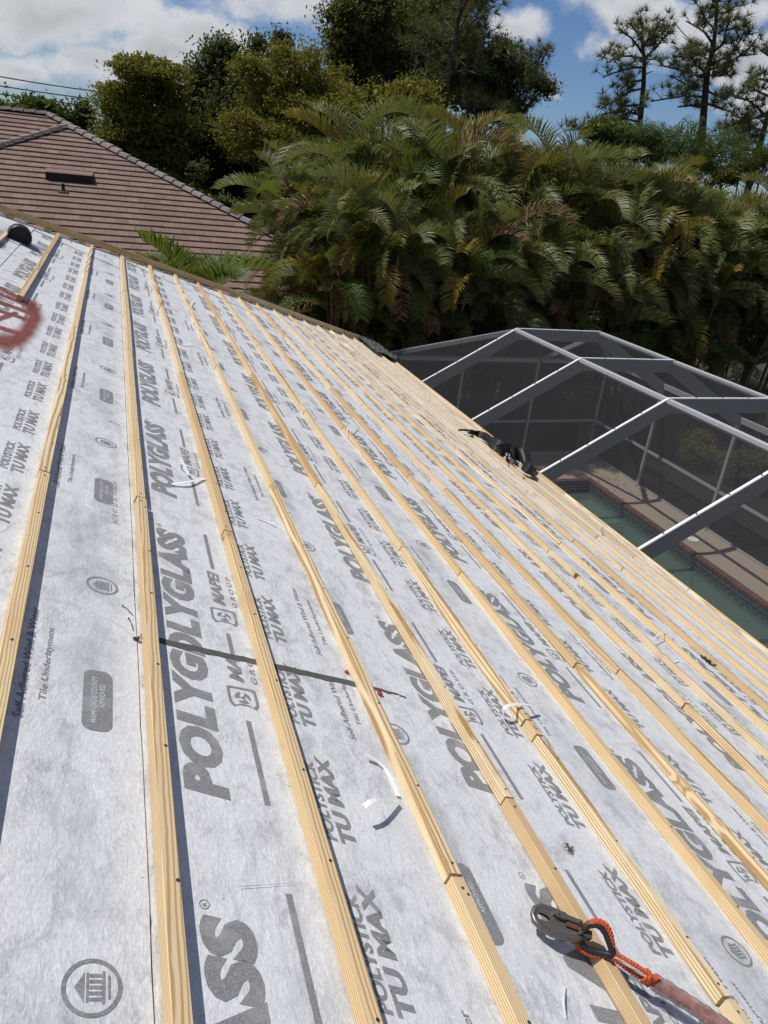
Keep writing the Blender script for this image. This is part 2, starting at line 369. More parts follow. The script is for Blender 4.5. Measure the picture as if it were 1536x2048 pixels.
def hip_end(L,v1,ua):                          # the piece past the end lap, cut on the line of the hip
    m=MB(); nf=lambda v: nfun(L)(v)+.0035; v0=L+.001; k=8; vs=[]; fs=[]
    for i in range(k+1):
        v=v0+(v1-v0)*i/k; vs+=[(v,ua,nf(v)),(v,ua,nf(v)-.005),(v,hipu(v)+.08,nf(v))]
    for i in range(k): b=i*3; fs+= [(b,b+3,b+5,b+2),(b,b+1,b+4,b+3)]
    m.add(vs,fs); return m
NAMEL={-2:'topmost strip of white underlayment, one course above the vent hood',-1:'white underlayment strip under the round black vent hood',
 0:'white underlayment strip marked with red spray paint',1:'white underlayment strip nearest the camera, below the dark tar seam',
 2:'printed underlayment strip under the orange rope and steel snap hook',3:'printed underlayment strip one course below the snap hook and orange rope',
 4:'printed underlayment strip third up from the eave',5:'printed underlayment strip second up from the eave, above the tool belt',6:'lowest narrow underlayment strip along the eave above the pool'}
for k in range(-2,7):
    L=LAP0+EXPO*k; v1=min(L+EXPO,VE-.01); nf=nfun(L)
    segs=[(-1.0,ENDU[k])]
    if k==1: segs=[(-1.0,1.764),(1.764,ENDU[k])]
    for si,(ua,ub) in enumerate(segs):
        if k==1 and si==1: lab='white underlayment strip running from the dark tar seam up to the hip'
        else: lab=NAMEL[k]
        o=sheet_poly(L,v1,ua,ub,k*10+si).build('underlayment_sheet',M_UNDS if k==0 else M_UND,None,RM); tag(o,lab,'underlayment',GRP)
        p=Print(nf); P0=PST[k]
        PER=1.215 if k!=2 else 1.2
        if k==1 and si==0: P0=1.2; PER=1.18
        i0=math.floor((ua-P0)/PER)-1; i1=math.ceil((ub-P0)/PER)
        for i in range(i0,i1+1):
            u=P0+PER*i
            if u+1.0<ua or u>ub: continue
            if k==6: continue
            repeat(p,L,u,u<7.5)
        sc0,sb0=SEALS[k]
        for i in range(-2,10):
            if ua+.06<sc0+1.2*i<min(ub,8.6)-.06 and k<6: seal(p,sc0+1.2*i,L+.776,.0465)
            if ua+.12<sb0+1.2*i<min(ub,8.6)-.12 and k<6: badge(p,sb0+1.2*i,L+.772)
        if k==0: p.text('XC P 02 23 26  04/06/24',2.41,L+.822,.37,.017,.0,.1,1.2)
        if p.ink.v:
            q=p.ink.build('printed_lettering',M_INKS if k==0 else M_INK,o); q['kind']='stuff'
            clip(q,1,ub-.004,True); clip(q,1,ua+.002,False)
            if v1>=VE-.011: clip(q,0,VE-.03,True)
        if p.pale.v: p.pale.build('badge_lettering',M_INKW,o)['kind']='stuff'
        # bitumen bleeding out along the lower edge
        r=random.Random(k+50); m=MB(); n=int((ub-ua)/.035); vs=[];fs=[]
        for i in range(n+1):
            u=ua+(ub-ua)*i/n; w=.0020+max(0,r.gauss(0,.0007))+(.002 if r.random()<.05 else 0); nn=nfun(L+EXPO)(v1+.003)
            vs+=[(v1-.001,u,nn+.0008),(v1+w,u,nn+.0008)]
        fs=[(2*i,2*i+1,2*i+3,2*i+2) for i in range(n)]
        if v1<VE-.02: m.add(vs,fs); m.build('lap_seam',M_TAR,o)
    o=hip_end(L,v1,ENDU[k]).build('underlayment_end_piece',M_UND,None,RM)
    tag(o,f'short underlayment end piece against the hip board, {ORD[k+2]} course down the slope','underlayment','underlayment end pieces at the hip')
    p=Print(lambda v,nf=nf: nf(v)+.0036)
    w=hipu(L+.4)-ENDU[k]
    for t,(dv,du,ww,hh) in enumerate(((.22,.08,.16,.03),(.36,.25,.2,.02),(.55,.1,.16,.03),(.72,.35,.2,.02))):
        if k<6 and du+ww<hipu(L+dv)-ENDU[k]: p.rect(ENDU[k]+du,ENDU[k]+du+ww,L+dv-hh/2,L+dv)
    if p.ink.v: p.ink.build('printed_lettering',M_INK,o)['kind']='stuff'
    m=MB(); m.box((L+.002,ENDU[k]-.014,nf(L)+.001),(v1,ENDU[k]-.001,nf(v1)+.0015)); m.build('lap_seam',M_TAR,o)
# the tarred end lap in the nearest course
m=MB(); r=random.Random(4); vs=[];fs=[]; L=LAP0+EXPO; n=46
for i in range(n+1):
    v=1.028+(1.915-1.028)*i/n; w=(.019 if i<n*.75 else .019*(1-(i-n*.75)/(n*.25))*1.0+.002)
    nn=nfun(L)(min(v,1.884))+(.0014 if v<1.884 else -.0018); a=1.764+r.gauss(0,.0012)-.022*max(0,(v-1.7)); vs+=[(v,a-w*.75-max(0,r.gauss(0,.0025)),nn),(v,a+w*.62,nn)]
fs=[(2*i,2*i+2,2*i+3,2*i+1) for i in range(n)]
m.add(vs,fs); tag(m.build('tar_seam',M_TAR,None,RM),'dark tar line across the near underlayment between three battens','seam')

M_SCF=simple('scuff',(.2,.2,.2),.8)
for (x0,y0),(x1,y1) in (((478,1773),(616,1764)),((612,1640),(622,1672)),((1228,1487),(1272,1486)),((410,716),(424,720)),((383,1066),(420,1076)),((1110,1720),(1140,1715))):
    p,q=RP(x0,y0,.0075),RP(x1,y1,.0075); w=Vector((.0008,.0008,0)); m=MB(); m.add([p-w,p+w,q+w*.4,q-w*.4],[(0,1,2,3)]); m.build('scuff_mark',M_SCF,bpy.data.objects['underlayment_sheet.003'])
# ------------------------------------------------------------------ battens
BW,BH=.0355,.033
JO={2:[2.59,4.95,7.25],3:[2.63,4.93,7.14,9.4],4:[.25,2.57,4.89,7.2],5:[1.02,3.29,5.57,7.9],6:[1.31,3.59,5.85,8.1],7:[.73,1.65,1.73,3.05,5.27,7.45,9.7],
 8:[.7,2.97,5.27,7.55,9.8],9:[2.30,4.58,6.82,9.1],10:[2.36,4.6,6.73,9.0],11:[2.2,4.5,6.67,8.95],12:[1.75,4.03,6.13,8.38,10.7],13:[2.1,4.35,6.45,8.7,10.99],
 14:[2.3,4.61,6.66,8.88,11.2],15:[2.0,4.31,6.5,9.43,11.6],16:[2.8,5.11,7.4,9.43,11.7],17:[2.6,4.92,7.2,9.5,11.8],18:[2.2,4.48,6.64,8.9,11.2]}
nailm=MB(); nailm.prism(circ(.0042,8),0,.0012); NAILM=nailm.mesh('nail_head',M_NAIL)
RB=random.Random(21)
for k in range(0,19):
    end=hipu(k*S)+.012
    if k==0: cuts=[3.9,7.62]
    elif k==1: cuts=[5.2,7.4,end]
    else: cuts=[-1.0 if k<12 else .0]+[j for j in JO[k] if j<end-.25]+[end]
    nb=len(cuts)-1
    for i in range(nb):
        ua,ub=cuts[i]+.0045,cuts[i+1]-.0045; ln=ub-ua
        m=MB(); seg=max(1,int(ln/.25)); bow=RB.uniform(-.004,.004); tw=RB.uniform(-.0015,.0015); w=BW+RB.uniform(-.0015,.0015); h=BH+RB.uniform(-.0012,.0012); c=.0016
        prof=[(0,0),(w,0),(w,h-c),(w-c,h),(c,h),(0,h-c)]; vs=[]
        for s_ in range(seg+1):
            t=s_/seg; dx=bow*math.sin(math.pi*t)
            vs+=[(x+dx,ln*t,z) for x,z in prof]
        fs=[(s_*6+j,s_*6+(j+1)%6,(s_+1)*6+(j+1)%6,(s_+1)*6+j) for s_ in range(seg) for j in range(6)]
        fs+=[(5,4,3,2,1,0),tuple(seg*6+j for j in range(6))]
        m.add(vs,fs)
        o=m.build('roof_batten',M_WOOD,None,RT(k*S+RB.uniform(-.002,.002),ua,.0062,RB.uniform(-.001,.001)))
        if nb==1: lab=('pine batten stub ending at the black vent hood' if k==0 else '')
        elif k<9: lab=f'pine batten board, {ORD[nb-1-i]} down from the hip, {ORD[k-2]} row below the short paint-marked batten'
        else: lab=f'pine batten board, {ORD[nb-1-i]} down from the hip, {ORD[18-k]} row up from the eave'
        if k==1: lab='short pine batten whose near end stops above the red spray paint' if i==0 else 'short pine batten tip between the red-paint batten and the hip board'
        if k==7 and ln<.2: lab='tiny batten offcut filling a gap beside a white strap'
        tag(o,lab,'batten','pine battens on the near roof')
        if ua<3.4 and k<14 and k>1:
            u=.12+RB.uniform(0,.2)
            while u<ln-.03:
                if ua+u>.35:
                    q=link('nail_head',NAILM,o,Matrix.Translation((w*RB.uniform(.62,.9),u,h-.0006)))
                u+=RB.uniform(.26,.36)
            for u in (.03,ln-.03):
                if .4<ua+u<3.6: link('nail_head',NAILM,o,Matrix.Translation((w*RB.uniform(.35,.6),u,h-.0006)))

# hip nailers
def hipboard(va,vb,lab):
    m=MB(); n=8; pts=[]
    a=W(va,hipu(va)+.075,.100); b=W(vb,hipu(vb)+.075,.100)
    M=Matrix.Translation(a); d=(b-a); L=d.length; d.normalize(); r=d.cross(Vector((0,0,1))).normalized(); up=r.cross(d)
    R=Matrix((( r.x,d.x,up.x,a.x),(r.y,d.y,up.y,a.y),(r.z,d.z,up.z,a.z),(0,0,0,1)))
    m.box((-.023,0,-.066),(.023,L,0),ch=.002); tag(m.build('hip_board',M_HIP,None,R),lab,'board','hip nailer boards')
hipboard(-2.4,2.68,'long weathered pine board standing along the upper hip by the tiled roof')
hipboard(2.69,5.72,'long weathered pine board along the lower hip below the palms')
for k in range(0,17):
    for du in (.055,):
        v=k*S-.12; m=MB(); m.box((0,0,0),(.07,.05,.032),ch=.002)
        tag(m.build('spacer_block',M_HIP,None,RT(v,hipu(v)+.03,.007)),f'small pine block under the hip board, {ORD[k]} from its upper end','wood block','spacer blocks under the hip board')
# ------------------------------------------------------------------ ground
def mat_ground(name,a,b,sc_,bump=.5,rough=.95):
    t=NT(name); co=t.coord(); n=t.noise(co,sc_,6,.65); n2=t.noise(co,sc_*9,4,.7)
    t.bsdf(t.mix(t.math('MULTIPLY_ADD',n2,.5,t.math('MULTIPLY',n,.5)),a,b),rough,t.bump(n2,bump,.03)); return t.mat
PX0,PX1,PY0,PY1=6.9,10.73,-1.0,12.83
m=MB(); R_=400.0
for x0,x1,y0,y1 in ((-R_,PX0,-R_,R_),(PX1,R_,-R_,R_),(PX0,PX1,-R_,PY0),(PX0,PX1,PY1,R_)): m.add([(x0,y0,-.03),(x1,y0,-.03),(x1,y1,-.03),(x0,y1,-.03)],[(0,1,2,3)])
struct('ground',m.build('ground',mat_ground('lawn and soil',(.018,.02,.008),(.05,.05,.022),1.2)))
m=MB(); m.add([(11.86,-1,-.024),(15.5,-1,-.024),(15.5,17,-.024),(4,17,-.024),(4,14.62,-.024),(11.86,14.62,-.024)],[(0,1,2,3,4,5)])
struct('mulch_bed',m.build('mulch_bed',mat_ground('dark mulch',(.012,.009,.007),(.04,.03,.022),14,1.0)))
m=MB()
for x0,x1,y0,y1 in ((5.26,PX0,PY0,14.6),(PX1+.001,11.84,PY0,14.6),(PX0,PX1+.001,PY1,14.6)): m.box((x0,y0,-.12),(x1,y1,0))
def mat_deck():
    t=NT('pool deck'); co=t.coord(); n=t.noise(co,3,5,.6); f=t.noise(co,150,3,.7); s_=t.smooth(t.noise(co,1.3,4,.6),.5,.7)
    c=t.mix(n,(.40,.32,.235),(.47,.385,.29)); c=t.mix(t.math('MULTIPLY',s_,.35),c,(.25,.2,.16)); c=t.mix(t.math('MULTIPLY',f,.3),c,(.45,.37,.3))
    t.bsdf(c,.8,t.bump(f,.4,.004)); return t.mat
struct('pool_deck',m.build('pool_deck',mat_deck()))

# ------------------------------------------------------------------ swimming pool
pool=thing('swimming_pool','green watered swimming pool with brick coping below the roof eave','pool',Matrix.Translation((PX0,PY0,0)))
PM=Matrix.Translation((-PX0,-PY0,0))
m=MB(); D=-1.35
m.add([(PX0,PY0,D),(PX1,PY0,D),(PX1,PY1,D),(PX0,PY1,D),(PX0,PY0,0),(PX1,PY0,0),(PX1,PY1,0),(PX0,PY1,0)],[(0,1,2,3),(0,4,5,1),(1,5,6,2),(2,6,7,3),(3,7,4,0)])
m.box((8.55,11.35,D+.001),(PX1-.001,PY1-.001,-.42)); m.box((8.2,10.7,D+.001),(PX1-.002,11.349,-.75))
m.build('basin',simple('pool plaster',(.46,.54,.50),.7,.14,1.6),pool,PM)
def mat_water():
    t=NT('pool water'); co=t.coord(); n=t.noise(co,2.2,3,.5); bmp=t.bump(n,.05,.05)
    gl=t.n('ShaderNodeBsdfGlossy'); gl.inputs['Roughness'].default_value=.03; t.l(bmp,gl.inputs['Normal'])
    tr=t.n('ShaderNodeBsdfTransparent'); tr.inputs[0].default_value=(.62,.80,.74,1)
    df=t.n('ShaderNodeBsdfDiffuse'); df.inputs[0].default_value=(.17,.24,.21,1)
    m1=t.n('ShaderNodeMixShader'); m1.inputs[0].default_value=.45; t.l(tr.outputs[0],m1.inputs[1]); t.l(df.outputs[0],m1.inputs[2])
    fr=t.n('ShaderNodeFresnel'); fr.inputs[0].default_value=1.33; t.l(bmp,fr.inputs['Normal'])
    m2=t.n('ShaderNodeMixShader'); t.l(fr.outputs[0],m2.inputs[0]); t.l(m1.outputs[0],m2.inputs[1]); t.l(gl.outputs[0],m2.inputs[2]); t.l(m2.outputs[0],t.out.inputs[0]); return t.mat
m=MB(); m.add([(PX0+.002,PY0+.002,-.27),(PX1-.002,PY0+.002,-.27),(PX1-.002,PY1-.002,-.27),(PX0+.002,PY1-.002,-.27)],[(0,1,2,3)])
m.build('water_surface',mat_water(),pool,PM)
def mat_brick():
    t=NT('brick coping'); x,y,z=t.sep(t.coord()); fr=t.math('FRACT',t.math('MULTIPLY',t.math('ADD',y,t.math('MULTIPLY',0,x)),1/.105)); j=t.smooth(t.math('ABSOLUTE',t.math('SUBTRACT',fr,.5)),.43,.47)
    cell=t.n('ShaderNodeTexWhiteNoise',noise_dimensions='1D'); t.l(t.math('FLOOR',t.math('MULTIPLY',y,1/.105)),cell.inputs['W'])
    t.bsdf(t.mix(j,t.mix(cell.outputs[0],(.10,.04,.03),(.18,.07,.052)),(.2,.17,.15)),.8); return t.mat
m=MB(); m.box((PX1-.03,PY0,-.045),(PX1+.10,PY1+.1,.014),ch=.008); m.box((PX0-.1,PY0,-.045),(PX0+.03,PY1+.1,.014),ch=.008); m.box((PX0+.0301,PY1-.03,-.045),(PX1-.0301,PY1+.1,.0135))
m.build('coping',mat_brick(),pool,PM)
def mat_tile():
    t=NT('waterline tile'); x,y,z=t.sep(t.coord()); a=t.math('FRACT',t.math('MULTIPLY',y,1/.155)); b=t.math('MULTIPLY',t.math('ADD',z,.30),1/.155)
    aa=t.math('SUBTRACT',a,.5); bb=t.math('SUBTRACT',t.math('FRACT',b),.35)
    rad=t.math('SQRT',t.math('ADD',t.math('MULTIPLY',aa,aa),t.math('MULTIPLY',bb,bb)))
    ringm=t.smooth(t.math('ABSOLUTE',t.math('SUBTRACT',rad,.36)),.09,.05); dia=t.smooth(t.math('ADD',t.math('ABSOLUTE',aa),t.math('ABSOLUTE',bb)),.2,.14)
    c=t.mix(ringm,(.02,.03,.045),(.16,.2,.22)); c=t.mix(dia,c,(.10,.14,.17)); gr=t.smooth(t.math('ABSOLUTE',aa),.46,.485); c=t.mix(gr,c,(.14,.15,.15))
    t.bsdf(c,.25); return t.mat
m=MB(); m.box((PX1-.012,PY0,-.33),(PX1-.0005,PY1-.013,-.0455)); m.box((PX0+.0005,PY0,-.33),(PX0+.012,PY1-.013,-.0455)); m.box((PX0+.013,PY1-.012,-.33),(PX1-.013,PY1-.0005,-.0455))
m.build('waterline_tile',mat_tile(),pool,PM)
m=MB(); m.prism(circ(.11,20),0,.012); tag(m.build('skimmer_lid',M_WHITE,None,Matrix.Translation(at(1386,1079,2,0.001))),'round white skimmer lid on the tan deck beside the pool','lid')

# ------------------------------------------------------------------ screened pool cage
cage=thing('pool_enclosure','white aluminium framed pool cage with dark insect screen behind the eave','pool cage',Matrix.Translation((11.75,14.5,0)))
CM=Matrix.Translation((-11.75,-14.5,0))
XI,ZI,XP,XQ,ZP,XO,ZO,YF=5.35,1.85,8.0,9.88,3.39,11.75,2.35,14.5
BY=[12.44,10.2,7.97,5.77,3.55,1.3]
def scr():
    t=NT('insect screen'); co=t.coord(); tr=t.n('ShaderNodeBsdfTransparent'); df=t.n('ShaderNodeBsdfDiffuse'); n=t.noise(co,1.2,4,.6)
    t.l(t.mix(n,(.042,.042,.046),(.06,.06,.064)),df.inputs[0]); m_=t.n('ShaderNodeMixShader'); m_.inputs[0].default_value=.37
    t.l(tr.outputs[0],m_.inputs[1]); t.l(df.outputs[0],m_.inputs[2]); t.l(m_.outputs[0],t.out.inputs[0]); return t.mat
M_SCR=scr()
for y in BY:
    m=MB(); P=[(XI,y,ZI),(XP,y,ZP),(XQ,y,ZP),(XO,y,ZO)]
    # one bent rafter, mitred at the knees
    h=.21; w=.05; off=[]
    for i,p in enumerate(P):
        d0=Vector(P[max(i,1)])-Vector(P[max(i,1)-1]); d1=Vector(P[min(i+1,3)])-Vector(P[min(i+1,3)-1])
        n0=Vector((-d0.z,0,d0.x)).normalized(); n1=Vector((-d1.z,0,d1.x)).normalized(); nn=(n0+n1).normalized(); off.append(nn*(h/max(.3,nn.dot(n0))))
    vs=[]
    for p,o_ in zip(P,off):
        p=Vector(p)
        vs+=[p+Vector((0,-w/2,0)),p+Vector((0,w/2,0)),p-o_+Vector((0,w/2,0)),p-o_+Vector((0,-w/2,0))]
    fs=[(i*4+j,i*4+(j+1)%4,i*4+4+(j+1)%4,i*4+4+j) for i in range(3) for j in range(4)]+[(3,2,1,0),(12,13,14,15)]
    m.add(vs,fs); rf=m.build('rafter',M_ALU,cage,CM); m=MB()
    for a,b in ((P[0],P[1]),(P[1],P[2]),(P[2],P[3])): m.bar(Vector(a)+Vector((0,0,.009)),Vector(b)+Vector((0,0,.009)),.036,.012)
    m.build('screen_strip',M_ALUW,rf)
    m=MB()
    for a,b in ((P[0],P[1]),(P[1],P[2]),(P[2],P[3])):
        a,b=Vector(a),Vector(b); L=(b-a).length; n=int(L/.42); d=(b-a)/L; nrm=Vector((-d.z,0,d.x))
        for i in range(1,n): 
            c=a+d*(L*i/n); m.tube([c,c+nrm*.017],.011,6)
    m.build('screw_head',M_NAIL,rf)
ys=[YF]+BY
for x,z in ((XP,ZP),(XQ,ZP)):
    m=MB()
    for a,b in zip(BY[:-1],BY[1:]): m.bar((x,a-.026,z-.004),(x,b+.026,z-.004),.08,.05); m.bar((x,a-.026,z-.0545),(x,b+.026,z-.0545),.05,.03)
    m.build('purlin',M_ALU2,cage,CM)
for i,(p,q) in enumerate((((XI+.5,YF,2.33),(XP,BY[0],ZP)),((XO,YF,ZO),(XQ,BY[0],ZP)),((XP,YF,2.33),(XP,BY[0]+.03,ZP-.01)),((XQ,YF,2.33),(XQ,BY[0]+.03,ZP-.01)))):
    m=MB(); m.bar(p,q,.07,.09); m.build('hip_rafter' if i<2 else 'jack_rafter',M_ALU2,cage,CM)
m=MB(); m.bar((XO,YF+.026,ZO-.003),(XO,BY[-1],ZO-.003),.07,.10); m.build('eave_beam',M_ALU2,cage,CM)
m=MB(); m.bar((XI,YF,ZO-.006),(XO-.036,YF,ZO-.006),.07,.10); m.build('eave_beam',M_ALU2,cage,CM)
def post(x,y,z1,w=.055):
    m=MB(); m.box((x-w/2,y-w/2,0),(x+w/2,y+w/2,z1)); m.box((x-w/2-.012,y-w/2-.012,.0),(x+w/2+.012,y+w/2+.012,.05)); m.build('post',M_ALU2,cage,CM)
for y in [YF]+BY: post(XO-.003,y,ZO-.104,.06)
for x in (XI+.5,XP,XQ): post(x,YF,ZO-.108)
m=MB(); yy=[YF]+BY
for a,b in zip(yy[:-1],yy[1:]): m.box((XO-.022,b+.032,.815),(XO+.022,a-.032,.868))
m.build('chair_rail',M_ALU2,cage,CM)
m=MB(); xx=[XI+.5,XP,XQ,XO]
for a,b in zip(xx[:-1],xx[1:]): m.box((a+.03,YF-.022,.815),(b-.034,YF+.022,.868))
m.build('chair_rail',M_ALU2,cage,CM)
m=MB()
for a,b in zip(yy[:-1],yy[1:]): m.box((XO-.02,b+.042,.001),(XO+.02,a-.042,.045))
for a,b in zip(xx[:-1],xx[1:]): m.box((a+.042,YF-.02,.001),(b-.045,YF+.02,.045))
m.build('sill',M_ALU2,cage,CM)
def panel(*p): 
    m=MB(); m.add(p,[tuple(range(len(p)))]); m.build('screen_panel',M_SCR,cage,CM)
e=.018
for a,b in zip(BY[:-1],BY[1:]):
    a-=.026; b+=.026
    panel((XI,a,ZI-e),(XP-.05,a,ZP-.03-e),(XP-.05,b,ZP-.03-e),(XI,b,ZI-e)); panel((XP+.05,a,ZP-e),(XQ-.05,a,ZP-e),(XQ-.05,b,ZP-e),(XP+.05,b,ZP-e)); panel((XQ+.05,a,ZP-.03-e),(XO-.03,a,ZO-e),(XO-.03,b,ZO-e),(XQ+.05,b,ZP-.03-e))
    panel((XO,a,.05),(XO,a,ZO-.11),(XO,b,ZO-.11),(XO,b,.05))
a=BY[0]+.026
panel((XO,YF-.03,.05),(XO,YF-.03,ZO-.11),(XO,a,ZO-.11),(XO,a,.05)); panel((XI,YF,.05),(XO-.03,YF,.05),(XO-.03,YF,ZO-.11),(XI,YF,ZO-.11))
panel((XP,a,ZP-e),(XQ,a,ZP-e),(XQ,YF-.03,ZO-.01-e),(XP,YF-.03,ZO-.01-e)); panel((XI,a,ZI-e),(XP-.05,a,ZP-e),(XI+.5,YF-.03,2.33-e),(XI,YF-.03,2.3-e)); panel((XP-.06,a,ZP-e),(XP-.06,YF-.03,2.31),(XI+.56,YF-.03,2.31))
panel((XQ+.06,a,ZP-e),(XQ+.06,YF-.03,2.31),(XO-.04,YF-.04,2.31)); panel((XQ+.06,a,ZP-.02-e),(XO-.05,YF-.06,ZO-e),(XO-.03,a,ZO-e))

# ------------------------------------------------------------------ tiled house beyond
nb=thing('tiled_house','neighbouring house with a brown flat-tile hip roof beyond the near hip','house',Matrix.Translation((8.05,19.22,0)))
NM=Matrix.Translation((-8.05,-19.22,0))
TS=.4167; TE=2.6; AXX,AY,XR,YE=-.37,27.64,8.05,19.22; XL=AXX-(XR-AXX)
def mat_rooftile(name,c1,c2,c3):
    t=NT(name); g=t.n('ShaderNodeNewGeometry'); r=g.outputs['Random Per Island']; co=t.coord(); n=t.noise(co,1.1,4,.6); f=t.noise(t.scale(co,1,.35,1),26,4,.65)
    c=t.mix(r,c1,c2); c=t.mix(t.math('MULTIPLY',t.smooth(n,.42,.66),.5),c,c3); c=t.mix(t.math('MULTIPLY',t.smooth(f,.5,.75),.4),c,(.30,.235,.2)); c=t.mix(t.math('MULTIPLY',t.smooth(f,.46,.3),.35),c,(.075,.05,.04))
    t.bsdf(c,.8,t.bump(f,.3,.006)); return t.mat
M_RT=mat_rooftile('concrete roof tile',(.15,.092,.07),(.225,.14,.105),(.175,.12,.098)); M_CAP=mat_rooftile('ridge tile',(.22,.185,.172),(.28,.24,.225),(.17,.14,.125))
SC=math.sqrt(1+TS*TS)
def tiles(ax,ay0,xfun0,xfun1,y0,y1,zb,seed):   # courses facing -Y; xfun(y) gives the hip lines
    r=random.Random(seed); m=MB(); n=int((y1-y0)*SC/.322)
    for i in range(n+1):
        t0=i*.322; t1=t0+.322+.05; ya,yb=y0+t0/SC,y0+t1/SC
        xa0,xa1=xfun0(ya),xfun1(ya); xb0,xb1=xfun0(yb),xfun1(yb)
        if xb1-xb0<.1: continue
        x=math.floor(xa0/.305)*.305+(.1525 if i%2 else 0)
        while x<xa1:
            l0,l1=max(x,xa0),min(x+.3015,xa1); u0,u1=max(x,xb0),min(x+.3015,xb1); x+=.305
            if l1-l0<.02: continue
            u0=min(max(u0,xb0),xb1); u1=max(min(u1,xb1),u0)
            dz=r.uniform(-.003,.003); hb,ht=.058+dz,.012
            za=zb+(ya-y0)*TS; zz=zb+(yb-y0)*TS; g=.014
            m.add([(l0,ya,za+hb),(l1,ya,za+hb),(u1,yb,zz+ht),(u0,yb,zz+ht),(l0,ya+.004,za+hb-.034),(l1,ya+.004,za+hb-.034)],[(0,1,2,3),(4,5,1,0),(0,3,4),(1,5,2)])
    return m
m=tiles(0,0,lambda y: XL+(y-YE),lambda y: XR-(y-YE),YE,AY,TE,3); front=m.build('roof_face',M_RT,nb,NM)
DB=1.5                                        # the main roof steps back behind the wing
m=tiles(0,0,lambda y: -22,lambda y: XR-(y-YE-DB),YE+DB,YE+DB+9.15,TE,4); m.build('roof_face',M_RT,nb,NM)
YT=YE+DB+9.15; ZT=TE+9.15*TS; XT=XR-9.15; ZA=TE+(AY-YE)*TS
m=MB()   # solid roof under the tiles
A_=(AXX,AY,ZA-.01); 
m.add([(XL,YE,TE-.01),(XR,YE,TE-.01),A_],[(0,1,2)]); m.add([(-22,YE+DB,TE-.012),(XR,YE+DB,TE-.012),(XT,YT,ZT-.012),(-22,YT,ZT-.012)],[(0,1,2,3)])
m.add([(XR,YE,TE),A_,(AXX,AY+4,ZA-.01),(XT,YT,ZT-.01),(XT,YT+2,ZT-.01),(XR,YT+12,TE)],[(0,1,2),(0,2,5),(2,3,4),(2,4,5)])
m.add([(XL,YE,TE),A_,(AXX,AY+4,ZA-.01),(XL,YE+DB,TE)],[(0,3,2,1)]); m.add([(-22,YT,ZT-.01),(XT,YT,ZT-.01),(XT,YT+2,ZT-.01),(-22,YT+12,TE)],[(0,1,2,3)])
m.build('roof_deck',simple('roof felt',(.02,.018,.016),.9),nb,NM)
def caps(p,q,nm):
    p,q=Vector(p),Vector(q); L=(q-p).length; d=(q-p)/L; n=int(L/.36); r=d.cross(Vector((0,0,1))).normalized(); u=r.cross(d); m=MB()
    for i in range(n):
        a=p+d*(L*i/n); b=p+d*(L*(i+1)/n+.03); vs=[]
        for c,k,lift in ((a,1.0,.045),(b,.86,.012)):
            for x,z in ((-.135,-.055),(-.075,.035),(.075,.035),(.135,-.055)): vs.append(c+r*x*k+u*(z+lift+.055))
        m.add(vs,[(0,1,5,4),(1,2,6,5),(2,3,7,6),(3,2,1,0)])
    m.build(nm,M_CAP,nb,NM)
caps((XR,YE,TE+.03),(AXX,AY,ZA+.02),'hip_cap'); caps((XL,YE,TE+.03),(AXX,AY,ZA+.02),'hip_cap')
caps((XR-(AY-YE-DB)-.0,AY+.0,ZA-DB*TS+.05),(XT,YT,ZT+.03),'hip_cap'); caps((XT,YT,ZT+.03),(-22,YT,ZT+.03),'ridge_cap')
m=MB(); m.box((XL+.5,YE+.5,0),(XR-.5,YT+8,TE-.03)); m.build('wall',M_STUC,nb,NM)
m=MB(); m.box((XL,YE,TE-.17),(XR,YE+.02,TE-.004)); m.box((XR-.02,YE+.021,TE-.17),(XR,YT+10,TE-.004)); m.build('fascia',M_TRIM,nb,NM)
# off-ridge vent and plumbing pipe on the front face
def nroof(px,py):
    d=ray(px,py); n=Vector((0,-TS,1)); p0=Vector((0,YE,TE+.03)); return CAM+d*((p0-CAM).dot(n)/d.dot(n))
a=nroof(92,357); b=nroof(186,371); yv=(a.y+b.y)/2; zv=TE+(yv-YE)*TS+.03
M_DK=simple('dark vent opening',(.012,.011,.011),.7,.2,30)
m=MB(); x0,x1=a.x,b.x; hv=.24; yb_=yv+(hv+.02)/TS
m.add([(x0,yv,zv+hv),(x1,yv,zv+hv),(x1+.02,yb_,zv+hv+.05),(x0-.02,yb_,zv+hv+.05),(x0,yv-.04,zv+hv-.03),(x1,yv-.04,zv+hv-.03),(x0,yv,zv-.02),(x1,yv,zv-.02)],[(0,1,2,3),(4,5,1,0),(0,3,6),(1,7,2)])
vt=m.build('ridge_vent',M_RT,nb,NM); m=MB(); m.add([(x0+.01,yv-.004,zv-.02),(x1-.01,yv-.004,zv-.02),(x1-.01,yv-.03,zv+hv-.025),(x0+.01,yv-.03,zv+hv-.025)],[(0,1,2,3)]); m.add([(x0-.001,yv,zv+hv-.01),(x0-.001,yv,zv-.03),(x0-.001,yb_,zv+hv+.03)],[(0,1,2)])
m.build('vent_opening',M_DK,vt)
c=nroof(127,383); m=MB(); m.tube([c+Vector((0,.02,-.05)),c+Vector((0,0,.2))],.045,12); m.build('vent_pipe',M_DK,nb,NM); m=MB(); m.box(tuple(c+Vector((-.13,-.12,-.035))),tuple(c+Vector((.13,.1,.012)))); m.build('pipe_flashing',simple('lead flashing',(.2,.19,.18),.6,.1,20),nb,NM)
